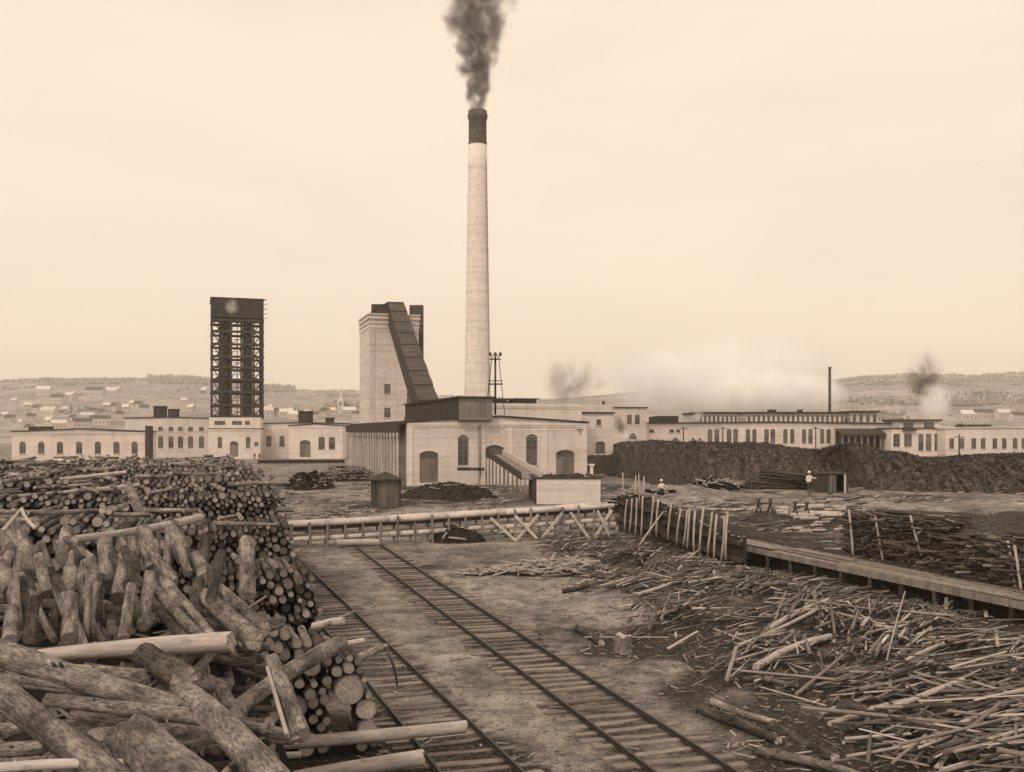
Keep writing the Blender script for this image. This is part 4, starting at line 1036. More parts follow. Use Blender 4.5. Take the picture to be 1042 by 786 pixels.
HL('shorter log beside the stout log with the bright end', (222, 601, 17.8), (268, 641, 16.0), 15, 17, rough=.10)
HL('smooth pole leaning in the bundle of three poles', (150, 586, 17.8), (206, 650, 14.8), 10, 12, rough=.06, group='bundle of leaning poles')
HL('thinner smooth pole leaning at the right of the bundle', (164, 585, 17.9), (216, 647, 15.0), 8, 9, rough=.06, group='bundle of leaning poles')
HL('dark pole leaning at the left of the bundle', (142, 591, 17.4), (190, 652, 14.7), 9, 11, 'dark_bark', rough=.06, group='bundle of leaning poles')
HL('log standing upright against the high stack front', (251, 551, 22.5), (252, 609, 21.0), 15, 17, rough=.08)
HL('pale straight pole lying across the top of the slumped heap', (76, 549, 19.2), (204, 527, 22.6), 8, 8.5, 'peeled', rough=.05)
HL('plank-like pole sticking up from the stack steps', (132, 497, 30), (146, 531, 26), 9, 10, rough=.06)
HL('crooked pale branch on the left of the slumped heap', (3, 540, 18), (22, 518, 18.4), 4, 3, 'peeled', n=8, segs=5, bend=.05)
HL('forked pale twig leaning on the crooked branch', (22, 518, 18.4), (36, 538, 18.1), 3.5, 4, 'peeled', n=8, segs=5, bend=.05)
HL('long pale pole lying over the upper steps of the stack', (-30, 499, 36.5), (128, 481, 40.5), 4.5, 4, 'peeled', n=8, segs=6)
HL('second long pale pole lower on the stack steps', (-30, 509, 34.5), (142, 494, 37.6), 4.5, 4.5, 'peeled', n=8, segs=6)
HL('thin pole along the rear rows of the stack', (30, 484, 46), (190, 471.5, 52), 3, 3, 'peeled', n=8, segs=6)
HL('short broad pole end rising from the rear rows', (222, 480, 47), (228, 466, 47), 5, 5, 'bark', n=10, segs=4)
HL('white split billet on top of the corner stack', (318, 638, 20.6), (350, 632, 20.4), 8, 8, 'peeled', n=8, segs=3, rough=.2)
HL('thin grey stick lying over the white billet', (330, 636, 20.3), (361, 622, 20.9), 4, 3, 'bark', n=8, segs=3)
HL('pale billet at the back edge of the corner stack', (331, 660, 19.9), (371, 652, 20.1), 6, 6, 'peeled', n=8, segs=3, rough=.15)
HL('billet jutting out over the outer sleepers', (366, 669, 19.8), (393, 658, 20.2), 8, 7, 'bark', n=10, segs=3)
HL('thin forked stick hanging down over the sleepers', (392, 657, 20.1), (404, 697, 20.6), 3, 2.5, 'bark', n=8, segs=4, bend=.08)
HL('bleached bottom pole at the lower left corner of the heap', (-20, 783, 8.6), (136, 778, 8.7), 10, 11, 'peeled', rough=.1)
HL('short stub of log at the lower left corner', (-20, 764, 9.2), (46, 760, 9.2), 15, 15, rough=.12)
HL('sunken log below the heavy mottled log', (62, 742, 10.0), (108, 770, 9.4), 18, 18, 'dark_bark', rough=.14)
HL('squat log propped behind the big rough log', (225, 702, 13.0), (240, 730, 12.6), 15, 16, rough=.12)
HL('narrow pale slab wedged beside the long pale pole', (262, 771, 18.6), (306, 768, 18.8), 7, 7, 'peeled', n=8, segs=3, rough=.2)
HL('log lying across the end of the straight track', (343, 552.5, 56.2), (386, 552, 56.4), 7, 7, 'peeled', n=10, segs=4)
HL('pale log lying before the head of the crib wall', (579, 535, 64), (626, 535, 64.5), 8, 8, 'peeled', n=10, segs=4)

# ------------------------------------------------------------------ slab and stick waste on the right
def spread_w(x, y):
    """how deep the waste lies"""
    a = edge_d(x, y)                      # negative on the yard side
    inner = lerpt([(18, 7.6), (23.6, 7.6), (27, 6.0), (31.5, 3.9), (36.7, 5.6), (42, 3.4), (52, 2.0), (61, 2.0)], y)
    w = sstep(inner - 1.4, inner + 1.4, x) * (.12 + .88 * sstep(-.4, -2.6, a)) * sstep(.6, .0, a)
    w *= sstep(63, 58, y)
    return w * max(.05, min(1, .50 + 1.25 * mnoise.noise((x * .30, y * .30, 7)) + .5 * mnoise.noise((x * .9, y * .9, 17))))
def waste_z(x, y): 
    w = max(0, spread_w(x, y)); return ground_z(x, y) + w * (.34 + .5 * max(0, mnoise.noise((x * .4, y * .4, 3))))
def sdir(y): return lerpt([(18, 48), (30, 42), (45, 33), (60, 28)], y)
STK = []
for q in range(7):
    b = MB(); n = (4, 6, 6, 5, 4, 7, 6)[q]
    b.log((0, -.5, 0), (0, .5, 0), 1, rnd(.5, .95), n, 3, .12, .0, 0, 1, (.9, -.7, -1.3, .5, -1.0, -1.5, -.3)[q], True, seed=q * 3.3)
    for v_ in range(len(b.v)):
        x, y, z = b.v[v_]; k = (.35 if q in (0, 4) else .8); b.v[v_] = (x, y, z * k)
    STK.append(b.mesh('stick', ['stick', 'cut_wood']))
sw = MB(); placed = 0; tries = 0
cand = []
while len(cand) < 3700 and tries < 60000:
    tries += 1
    y = 17.5 + (random.random() ** 1.35) * 44; x = rnd(1.5, 19.5)
    if random.random() > max(0, spread_w(x, y)) * 1.5: continue
    ang = R(math.degrees(math.atan2(x, y)) + math.degrees(math.atan(6.4 / (.5 * y))) + 34 * mnoise.noise((x * .22, y * .16, 41)) + random.gauss(0, lerpt([(18, 17), (40, 9), (60, 6)], y))) if random.random() < .82 else rnd(0, 6.28)
    L = min(4.2, max(.35, random.lognormvariate(.05, .6))); r = rnd(.014, .045) * (1.5 if L > 2.2 else 1)
    cand.append((L * r / y ** 2, x, y, ang, L, r))
cand.sort(reverse=True)
ZONES = [(26, 'slab stick lying in the near part of the waste spread'), (36, 'slab stick in the middle of the waste spread below the walkway'), (99, 'slab stick in the far part of the waste below the crib wall')]
for i, (_, x, y, ang, L, r) in enumerate(cand):
    z = waste_z(x, y) + r * .5 + rnd(0, .16) * (1 if L > .8 else .4); til = random.gauss(0, .07)
    d = Vector((math.sin(ang) * math.cos(til), math.cos(ang) * math.cos(til), math.sin(til)))
    if i < 270:
        o = put('stick', STK[i % 7]); o.location = (x, y, z + .05); o.scale = (r, L, r); o.rotation_mode = 'QUATERNION'; o.rotation_quaternion = rot_to(d, rnd(-.4, .4))
        lab = ('long ' if L > 2.4 else 'short ' if L < 1.5 else '') + ('stout ' if r > .05 else 'thin ' if r < .036 else '') + next(l for lim, l in ZONES if y < lim); tag(o, lab, 'stick', 'sticks of the waste spread')
    else:
        c = Vector((x, y, z)); t_ = rnd(-1.65, -.8) if random.random() < .78 else rnd(-.4, .9)
        if i % 11 == 0: r *= 1.8; t_ = rnd(-1.6, -1.1)
        if i % 7 == 0: sw.beam(c - d * L / 2, c + d * L / 2, r * 2.8, r * .6, 0, t_); continue
        sw.log(c - d * L / 2, c + d * L / 2, r, r * rnd(.5, .95), 4 if i % 2 else 5, 1, 0, 0, 0, 1, t_, True, 0, t_)
o = sw.build('waste_sticks', ['stick', 'stick'], None, 'stuff'); tag(o, 'tangle of small sticks, edgings and slab waste below the crib and walkway', 'sticks')

def ST(label, a, b_, w, m='peeled', zoff=0, **kw):
    """a stick placed by hand between two pixels that both lie on the waste"""
    def g(px, py):
        Y = (CAM_Z - .2) * F / (py - HOR)
        for _ in range(6): Y = (CAM_Z - waste_z(X_(px, Y), Y) - .12) * F / (py - HOR)
        return Vector((X_(px, Y), Y, Z_(py, Y)))
    p, q = g(*a), g(*b_)
    return bark_log(label, p, q, w / 2 * p.y / F, w / 2 * q.y / F * .85, m, n=8, segs=5, rough=.1, name='pole', cat='pole', **kw)
ST('thick pale pole lying on the waste near the inner edge', (769, 679), (845, 648), 8)
ST('long thin pole across the middle of the waste', (752, 657), (832, 620), 4)
ST('pair pole lying close to the thick pale pole', (782, 640), (843, 611), 6)
ST('thin slat low in the near waste', (862, 770), (958, 752), 4)
ST('long pole in the near waste pointing at the walkway', (905, 722), (980, 692), 7)
ST('slim pole low in the near waste by the dark trunk', (860, 752), (927, 747), 4)
ST('pale pole running to the right edge of the waste', (975, 738), (1044, 708), 6)
ST('bent pole on the waste below the walkway', (880, 702), (960, 655), 5)
ST('pole crossing the upper waste below the crib', (665, 627), (720, 598), 4)
ST('long straight lath lying far in the waste', (690, 580), (716, 557), 3)
ST('straight pale lath at the inner tip of the waste', (640, 608), (700, 588), 4)
a_ = P(901, 678, 28.5); bark_log('thin lath standing upright out of the waste before the walkway', a_, P(921, 602, 28.9), .032, .022, 'peeled', n=6, segs=4, name='pole', cat='pole')
for lab, a, b_, w, mm in (('big dark weathered trunk half sunk in the near waste', (858, 724), (952, 752), 27, 'dark_bark'), ('second dark trunk lying behind the half-sunk trunk', (930, 728), (1002, 756), 18, 'dark_bark'),
        ('dark log pointing down the bare patch beside the waste', (712, 722), (792, 754), 11, 'dark_bark'), ('grey log end-to-end with the dark log of the bare patch', (725, 714), (790, 736), 8, 'bark'), ('long grey log at the lower edge of the bare patch', (772, 765), (875, 790), 10, 'bark'),
        ('grey log lying behind the long grey log', (786, 738), (850, 772), 12, 'dark_bark'), ('weathered log lying flat on the bare ground by the stump', (588, 640), (612, 655), 9, 'dark_bark'), ('crooked log on the bare ground right of the straight track', (570, 602), (600, 596), 5, 'dark_bark')):
    def g(px, py):
        Y = CAM_Z * F / (py - HOR)
        for _ in range(4): Y = (CAM_Z - ground_z(X_(px, Y), Y) - .08) * F / (py - HOR)
        return Vector((X_(px, Y), Y, Z_(py, Y)))
    p, q = g(*a), g(*b_)
    bark_log(lab, p, q, w / 2 * p.y / F, w / 2.3 * q.y / F, mm, rough=.16, bend=.05)
p = P(634, 664, 29.5); p.z = ground_z(p.x, p.y)
bark_log('squat sawn stump with a peeling rim on the bare ground', p - Vector((0, 0, .1)), p + Vector((.03, 0, .5)), .30, .26, 'bark', rough=.2, name='stump', cat='stump', segs=5)
p = P(646, 668, 29.3); 

# ------------------------------------------------------------------ chips, bark and clods on the yard
cp = MB()
for k in range(12000):
    y = 14 + (random.random() ** 1.6) * 100; x = rnd(-.62, .56) * y * .95 + rnd(-1, 1)
    dens = .35 + .9 * max(0, mnoise.noise((x * .22, y * .22, 11))) + (.5 if x > lerpt([(18, 5), (40, 1), (60, 0)], y) else 0)
    if random.random() > dens or x < flank(min(62, y)) - .2 and y < 62: continue
    if y < 70 and track_d(x, y) < 1.2 and random.random() < .65: continue
    z = ground_z(x, y) + .012; L = (rnd(.04, .3) if random.random() < .85 else rnd(.3, .9)) * max(1, y / 40); w = rnd(.015, .06); a = rnd(0, 6.28); t_ = random.choice((-.8, -.75, -.6, -.5, -.2, .3))
    cp.beam((x, y, z), (x + math.cos(a) * L, y + math.sin(a) * L, z + rnd(-.01, .04)), w, w * .5, 0, t_)
o = cp.build('wood_chips', 'stick', None, 'stuff'); tag(o, 'chips and bark scraps scattered over the bare yard', 'wood chips')

def mound(name, label, cat, cx, cy, rx, ry, h, m, chunks=0, cm=None, csize=(.1, .3), sticks=0, seed=1, top=None, basez=None):
    """a lumpy heap with loose pieces on it"""
    random.seed(seed * 77); b = MB(); N1, N2 = 40, 12; bz = ground_z(cx, cy) if basez is None else basez
    def hz(u, v):
        r = math.hypot(u, v)
        if r >= 1: return -.15
        k = (1 - r ** 2.0) ** .9; x, y = cx + u * rx, cy + v * ry
        return h * k * (1 + .28 * mnoise.noise((x * .55 + seed, y * .55, seed))) + h * .10 * mnoise.noise((x * 2, y * 2, seed)) * (1 - r)
    n = 34; base = b.addv([(cx + (i / n * 2 - 1) * rx * 1.02, cy + (j / n * 2 - 1) * ry * 1.02, bz + hz((i / n * 2 - 1) * 1.02, (j / n * 2 - 1) * 1.02)) for j in range(n + 1) for i in range(n + 1)])
    for j in range(n):
        for i in range(n): b.idx((base + j * (n + 1) + i, base + j * (n + 1) + i + 1, base + (j + 1) * (n + 1) + i + 1, base + (j + 1) * (n + 1) + i), 0, 0, None, True)
    root = thing(name, label, cat, (0, 0, 0)); b.build('mound', m, root)
    c = MB()
    for k in range(chunks):
        a, r = rnd(0, 6.28), math.sqrt(random.random()) * .98; u, v = r * math.cos(a), r * math.sin(a); s = rnd(*csize); p = Vector((cx + u * rx, cy + v * ry, bz + hz(u, v)))
        q = c.addv([p + Vector((rnd(-s, s), rnd(-s, s), rnd(-.3, 1) * s)) for _ in range(5)]); t_ = rnd(-.5, .5)
        for f in ((0, 1, 2), (0, 2, 3), (0, 3, 4), (1, 2, 4), (2, 3, 4), (0, 1, 4)): c.idx([q + i for i in f], 0, t_)
    for k in range(sticks):
        a, r = rnd(0, 6.28), math.sqrt(random.random()) * .95; u, v = r * math.cos(a), r * math.sin(a); p = Vector((cx + u * rx, cy + v * ry, bz + hz(u, v) + .05)); a = rnd(0, 6.28); L = rnd(.5, 2.6); rr = rnd(.03, .09)
        d = Vector((math.cos(a), math.sin(a), rnd(-.25, .25))); c.log(p - d * L / 2, p + d * L / 2, rr, rr * .8, 6, 1, 0, 0, 1, 1, rnd(-.5, .6), True)
    if chunks or sticks: c.build('loose_pieces', [cm or m, 'stick'], root, 'stuff')
    return root
# planks, scraps and rough stuff on the raised ground and beyond the trestle
yl = MB()
for k in range(5200):
    if k % 2: y = rnd(44, 98); x = lerpt([(44, 15), (66, 9), (98, 12)], y) + rnd(0, 1) * (y * .55)
    else: y = rnd(62, 125); x = rnd(-.30, .10) * y
    n = mnoise.noise((x * .18, y * .12, 5))
    if random.random() > .35 + n * 1.3: continue
    z = ground_z(x, y) + .02; L = rnd(.15, 1.0) if random.random() < .9 else rnd(1, 3.2); w = rnd(.05, .16); a = random.gauss(0, .5); t_ = random.choice((-1.5, -1.4, -1.3, -1.0, -.6, .6)) if random.random() < .9 else 1.4
    yl.beam((x, y, z), (x + math.cos(a) * L, y + math.sin(a) * L, z + rnd(-.02, .12)), w, w * .6, 0, t_)
o = yl.build('plank_scraps', 'stick', None, 'stuff'); tag(o, 'planks and timber scraps strewn over the raised ground and the mill yard', 'scraps')
def gm(px, py): Y = CAM_Z * F / (py - HOR); return X_(px, Y), Y
mound('coal_heap', 'dark spread of coal before the pale brick mill house', 'heap', *gm(456, 506), 5.0, 5.0, 1.3, 'coal', 900, None, (.06, .2), 8, 3)
mound('coal_heap', 'small round black heap under the timber flume', 'heap', *gm(466, 552), 1.7, 1.2, .85, 'coal', 300, None, (.05, .14), 6, 4)
mound('stick_heap', 'heap of pale split sticks beside the open gallery', 'heap', *gm(352, 488), 5.0, 6.0, 1.9, 'bark_waste', 0, None, (.1, .3), 240, 5)
mound('scrap_heap', 'dark scrap heap beside the yard track beyond the log stack', 'heap', *gm(316, 497), 2.8, 5.5, 1.7, 'coal', 260, 'bark_waste', (.15, .5), 40, 6)
mound('scrap_heap', 'low dark rubbish heap behind the crib wall head', 'heap', X_(664, 72), 72, 3.6, 2.6, 1.2, 'bark_waste', 300, None, (.1, .35), 40, 7, basez=1.0)
mound('earth_mound', 'pale bare earth mound behind the crib wall', 'mound', 13.0, 74, 5.0, 5, .8, 'ground', 0, None, (.1, .2), 6, 8)
mound('slab_heap', 'small dark heap of old slabs near the earth mound', 'heap', X_(727, 84), 84, 2.2, 1.6, .8, 'bark_waste', 120, None, (.1, .3), 40, 9)
mound('stick_heap', 'low heap of broken sticks right of the straight track', 'heap', X_(528, 46), 46, 2.8, 1.2, .30, 'bark_waste', 150, None, (.04, .12), 70, 10)
mound('stick_heap', 'low heap of brush and sticks at the tip of the waste spread', 'heap', X_(570, 48), 48, 2.2, 1.3, .35, 'bark_waste', 150, None, (.04, .12), 90, 12)
random.seed(99)
# ------------------------------------------------------------------ the great dark heap
TOP = [(612, 458), (626, 451), (664, 448.5), (690, 450.5), (730, 451), (781, 451.5), (812, 456.5), (840, 459), (858, 455), (876, 451.5), (892, 455), (902, 459.5), (930, 461), (948, 467), (976, 467), (1000, 464.5), (1032, 463.5), (1090, 462), (1180, 464)]
BASE = [(612, 150), (650, 132), (710, 103), (780, 97), (830, 97), (865, 82), (1042, 75), (1180, 70)]
random.seed(5)
bhp = MB(); pxs = [612 + 2.4 * i for i in range(237)]; NV = 14
rowsv = []
for px in pxs:
    Y0 = lerpt(BASE, px); yt = lerpt(TOP, px) + 1.1 * mnoise.noise((px * .10, 1, 1)) + .8 * mnoise.noise((px * .31, 2, 1)); col_ = []
    D = 13.0
    for j in range(NV + 1):
        f = j / NV; Y = Y0 + D * f * 1.6
        zt = Z_(yt, Y0 + D * .8); x = X_(px, Y0 + D * .4) + (Y - Y0) * .1
        prof = math.sin(math.pi * min(1, f * 1.0)) ** .55
        g0 = ground_z(x, Y) - .3
        z = g0 + (zt - g0) * prof
        s = .35 if 0 < j < NV else 0
        x += s * 1.4 * mnoise.noise((px * .2, j * .9, 4)); Y += s * 2 * mnoise.noise((px * .2, j * .9, 14)); z += s * (mnoise.noise((px * .22, j * 1.3, 24)) + .5 * mnoise.noise((px * .7, j * 3, 2))) * (.3 if j in (6, 7, 8) else .8)
        col_.append(Vector((x, Y, z)))
    rowsv.append(col_)
b0_ = bhp.addv([p for c in rowsv for p in c])
for i in range(len(pxs) - 1):
    for j in range(NV): q = b0_ + i * (NV + 1) + j; bhp.idx((q, q + NV + 1, q + NV + 2, q + 1), 0, 0, None, True)
heap = thing('waste_heap', 'long high dark heap of bark and refuse before the right hand mill', 'heap', (0, 0, 0))
bhp.build('mound', 'heap_dark', heap)
hc = MB()
for k in range(30000):
    i = random.randrange(len(pxs) - 1); j = random.uniform(0, 9); j0 = int(j); a, c = rowsv[i][j0], rowsv[i][j0 + 1]; p = a.lerp(c, j - j0) + (rowsv[i + 1][j0] - a) * random.random()
    s = rnd(.05, .17); t_ = rnd(-.75, .9) if random.random() < .93 else 2.6
    if k % 3:
        d = Vector((rnd(-1, 1), rnd(-1, 1), rnd(-.5, .8))).normalized() * rnd(.10, .34); w = Vector((rnd(-1, 1), rnd(-1, 1), rnd(-1, 1))).normalized() * rnd(.03, .08)
        n_2 = d.cross(w).normalized() * .05
        q = hc.addv([p - d, p + d, p + d + w, p - d + w, p + n_2 * 2 + w * .5])
        for f in ((0, 1, 4), (1, 2, 4), (2, 3, 4), (3, 0, 4)): hc.idx([q + m_ for m_ in f], 0, t_)
    else:
        q = hc.addv([p + Vector((rnd(-s, s), rnd(-s, s), rnd(-.2, 1.2) * s)) for _ in range(4)])
        for f in ((0, 1, 2), (0, 2, 3), (0, 1, 3), (1, 2, 3)): hc.idx([q + m_ for m_ in f], 0, t_)
hc.build('loose_pieces', 'heap_dark', heap, 'stuff')

# ------------------------------------------------------------------ slab stacks behind the walkway
def slab_stack(label, A, B, depth, h0, h1, n, poles, seed):
    random.seed(seed); A, B = Vector(A), Vector(B); d = (B - A); L = d.length; d.normalize(); nrm = Vector((-d.y, d.x, 0)); nrm = nrm if nrm.x > 0 else -nrm
    root = thing('slab_stack', label, 'wood stack', (0, 0, 0)); b = MB()
    for k in range(n):
        f = random.random(); v = random.random(); hgt = (h0 + (h1 - h0) * f) * (.85 + .15 * mnoise.noise((f * 9, seed, 1)))
        p = A + d * L * f + nrm * (depth * v ** 1.5 if k % 3 else rnd(0, .3)); z = ground_z(p.x, p.y) + hgt * (random.random() if v < .35 or k % 3 == 0 else 1 - .35 * random.random())
        a = random.gauss(0, .22) if random.random() < .8 else rnd(-1.2, 1.2); dd = (d * math.cos(a) + nrm * math.sin(a) + Vector((0, 0, random.gauss(0, .06)))).normalized(); ln = rnd(.6, 2.4); r = rnd(.025, .075); t_ = rnd(-1.2, .5) if random.random() < .92 else 2.5
        b.log(Vector((p.x, p.y, z)) - dd * ln / 2, Vector((p.x, p.y, z)) + dd * ln / 2, r, r * .8, 5, 1, 0, 0, 0, 1, t_, True, 0, t_)
    b.build('slabs', ['slab_shaded', 'slab_shaded'], root, 'stuff')
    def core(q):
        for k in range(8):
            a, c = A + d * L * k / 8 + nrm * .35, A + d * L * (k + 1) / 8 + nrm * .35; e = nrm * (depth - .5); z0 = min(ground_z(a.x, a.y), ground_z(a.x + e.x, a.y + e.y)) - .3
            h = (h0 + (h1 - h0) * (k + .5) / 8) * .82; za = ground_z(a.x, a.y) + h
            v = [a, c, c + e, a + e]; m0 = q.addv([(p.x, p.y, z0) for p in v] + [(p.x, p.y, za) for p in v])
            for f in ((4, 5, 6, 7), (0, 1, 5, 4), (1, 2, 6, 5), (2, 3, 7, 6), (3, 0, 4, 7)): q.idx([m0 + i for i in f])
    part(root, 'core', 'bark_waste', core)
    for (f, zb, zt, lean) in poles:
        p = A + d * L * f - nrm * .35; g_ = ground_z(p.x, p.y)
        part(root, 'leaning_pole', ['peeled', 'cut_wood'], lambda q: q.log((p.x + lean, p.y - .2, g_ + zb), (p.x, p.y + .25, g_ + zt), .06, .05, 7, 3, .1, .03, seed=f * 50))
    return root
def wkp(f, off): q = WA.lerp(WB, f) + wn_ * off; return (q.x, q.y, 0)
slab_stack('dark stack of slabs held by two leaning poles behind the walkway', wkp(.33, 2.3), wkp(.53, 2.3), 1.7, 2.2, 2.3, 1400, ((.04, -.3, 2.0, .05), (.42, -.3, 2.0, .25), (.90, .4, 2.05, .3)), 3)
slab_stack('sprawling stack of slabs fanning out behind the walkway', wkp(.54, 2.4), wkp(.73, 2.6), 2.2, 1.5, 1.8, 1300, ((.95, -.2, 1.7, .1),), 4)
slab_stack('long dark slab stack with poles at the end of the walkway', wkp(.73, 2.3), wkp(1.06, 2.3), 1.8, 2.3, 2.4, 1600, ((.05, -.2, 1.75, .05), (.32, -.2, 1.85, .05), (.47, -.4, 1.9, .3), (.85, -.3, 2.0, .3)), 5)
random.seed(21)

# old timbers, shelter, saw trestles on the raised ground
og = MB()
tm = thing('timber_pile', 'dark pile of old timbers on the raised ground before the great heap', 'timber pile', (X_(752, 84), 84, ground_z(X_(752, 84), 84)), -.18)
for k in range(56):
    z = .12 + (k // 8) * .22 + rnd(-.03, .03); x0 = rnd(0, 1.5) + (k // 8) * .3; L = rnd(2.5, 6.0)
    part(tm, 'timber', ['post_bark', 'cut_wood'], lambda b: b.log((x0, (k % 8) * .27 + rnd(-.25, .05), z + rnd(0, .15)), (x0 + L, (k % 8) * .27 + rnd(-.5, .3), z * (1 - L * .09) + rnd(-.02, .12)), .12, .09, 7, 2, .1, .04, 0, 1, rnd(-.6, 1.2), True, k))
YS = 79.0; zs = ground_z(X_(848, YS), YS)
sc_ = thing('plank_shelter', 'small open-fronted plank shelter with dark doorway at the foot of the great heap', 'shelter', (X_(833, YS), YS, zs), .05)
wS = X_(863, YS) - X_(833, YS); hS = Z_(481.5, YS) - zs
for k in range(8):
    if k in (5, 6): continue
    part(sc_, 'plank', 'hut_board' if k > 2 else 'dark_board', lambda b: b.box(k * wS / 8, (k + 1) * wS / 8 - .03, 0, .05, -.1, hS - .15 + .05 * (k % 2)))
part(sc_, 'side_wall', 'dark_board', lambda b: (b.box(-.05, 0, .06, 2, -.1, hS - .2), b.box(wS, wS + .05, .06, 2, -.1, hS - .2)))
part(sc_, 'back_wall', 'dark_board', lambda b: b.box(0, wS, 2.0, 2.06, -.1, hS - .2))
part(sc_, 'roof', 'dark_board', lambda b: b.box(-.08, wS + .1, -.1, 2.3, hS - .08, hS + .02))
part(sc_, 'corner_post', 'pale_board', lambda b: b.box(wS - .3, wS - .18, -.1, -.004, -.1, hS - .1))
for px, Y, lab in ((778, 59.5, 'wooden saw trestle with splayed legs behind the walkway'), (815, 58.5, 'wooden saw trestle near the pale billets behind the walkway')):
    x = X_(px, Y); z = ground_z(x, Y); t = thing('saw_trestle', lab, 'saw trestle', (x, Y, z), .4); t.scale = (.72, .72, .72)
    for s in (-.6, .6):
        for q in (-1, 1): part(t, 'leg', 'dark_board', lambda b: b.beam((s, q * .45, -.05), (s, -q * .2, 1.25), .1, .1))
    part(t, 'rail', 'dark_board', lambda b: b.beam((-.75, 0, .84), (.75, 0, .84), .12, .12))
for k in range(26):
    x, y = rnd(15.2, 19.5), rnd(55.5, 60.5); L = rnd(.6, 1.4); a = rnd(-.5, .5); r = rnd(.09, .16); z = ground_z(x, y) + r * .9 + (k % 3) * .12
    bark_log('pale peeled billet in the loose pile behind the walkway', (x, y, z), (x + L * math.cos(a), y + L * math.sin(a), z + rnd(-.03, .03)), r, r * .9, 'peeled', n=9, segs=2, group='peeled billets behind the walkway', name='billet', cat='billet')

# ------------------------------------------------------------------ people
def person(label, loc, yaw, h=1.72, top='shirt', arms='down', hat=True):
    s = h / 1.72
    J = {'pel': (0, 0, .93), 'wai': (0, 0, 1.08), 'che': (0, .02, 1.30), 'nec': (0, 0, 1.46), 'hd0': (0, -.01, 1.55), 'hd1': (0, -.02, 1.68),
         'shl': (-.19, 0, 1.40), 'shr': (.19, 0, 1.40), 'hil': (-.10, 0, .88), 'hir': (.10, 0, .88), 'knl': (-.12, -.04, .50), 'knr': (.12, -.02, .50), 'anl': (-.13, .02, .09), 'anr': (.13, .04, .09), 'tol': (-.15, -.15, .04), 'tor': (.15, -.13, .04)}
    if arms == 'down': J.update({'ell': (-.27, .03, 1.13), 'elr': (.27, .03, 1.13), 'wrl': (-.27, -.07, .90), 'wrr': (.27, -.07, .90), 'hal': (-.26, -.11, .80), 'har': (.26, -.11, .80)})
    else: J.update({'ell': (-.27, .03, 1.13), 'elr': (.40, -.05, 1.22), 'wrl': (-.24, -.12, .92), 'wrr': (.58, -.12, 1.28), 'hal': (-.2, -.17, .84), 'har': (.67, -.14, 1.30)})
    E = [('pel', 'wai'), ('wai', 'che'), ('che', 'nec'), ('nec', 'hd0'), ('hd0', 'hd1'), ('che', 'shl'), ('che', 'shr'), ('shl', 'ell'), ('ell', 'wrl'), ('wrl', 'hal'), ('shr', 'elr'), ('elr', 'wrr'), ('wrr', 'har'), ('pel', 'hil'), ('pel', 'hir'), ('hil', 'knl'), ('knl', 'anl'), ('anl', 'tol'), ('hir', 'knr'), ('knr', 'anr'), ('anr', 'tor')]
    RD = dict(pel=.15, wai=.14, che=.16, nec=.06, hd0=.085, hd1=.09, shl=.085, shr=.085, ell=.055, elr=.055, wrl=.04, wrr=.04, hal=.035, har=.035, hil=.10, hir=.10, knl=.07, knr=.07, anl=.05, anr=.05, tol=.04, tor=.04)
    ks = list(J); me = bpy.data.meshes.new('person'); me.from_pydata([tuple(c * s for c in J[k]) for k in ks], [(ks.index(a), ks.index(b)) for a, b in E], [])
    o = bpy.data.objects.new('person', me); COL.objects.link(o)
    md = o.modifiers.new('skin', 'SKIN'); sv_ = me.skin_vertices[0].data
    for i, k in enumerate(ks): sv_[i].radius = (RD[k] * s, RD[k] * s * .85); sv_[i].use_root = (k == 'pel')
    o.modifiers.new('sub', 'SUBSURF').levels = 2
    dg_ = bpy.context.evaluated_depsgraph_get(); m2 = bpy.data.meshes.new_from_object(o.evaluated_get(dg_)); o.modifiers.clear(); o.data = m2
    m2.materials.clear()
    for q in (top, 'dark_cloth', 'skin'): m2.materials.append(M[q])
    for p in m2.polygons:
        z = p.center.z / s; x = abs(p.center.x) / s
        p.material_index = 2 if z > 1.47 or (x > .22 and z < .93 and z > .7) or x > .55 else (1 if z < 1.0 else 0); p.use_smooth = True
    o.location = loc; o.rotation_euler = (0, 0, yaw); tag(o, label, 'person')
    if hat:
        b = MB(); b.lathe([(.14 * s, 1.70 * s), (.14 * s, 1.72 * s), (.10 * s, 1.73 * s), (.095 * s, 1.81 * s), (.06 * s, 1.83 * s)], 14); b.build('hat', 'shirt' if hat == 'pale' else 'dark_cloth', o)
    return o
def on(px, Y): x = X_(px, Y); return (x, Y, ground_z(x, Y))
person('man in a white shirt and pale hat standing beside the plank shelter', on(823.5, 76), .5, 1.74, 'shirt', 'out', 'pale')
person('person in a pale shirt standing behind the crib wall', on(673, 78), .2, 1.7, 'shirt', 'out', 'pale')
person('person in dark clothes by the door of the house under the tower', on(259, 232), 0, 1.75, 'dark_cloth')
person('person in dark clothes standing close to the doorway companion under the tower', on(264, 233), .4, 1.72, 'dark_cloth')

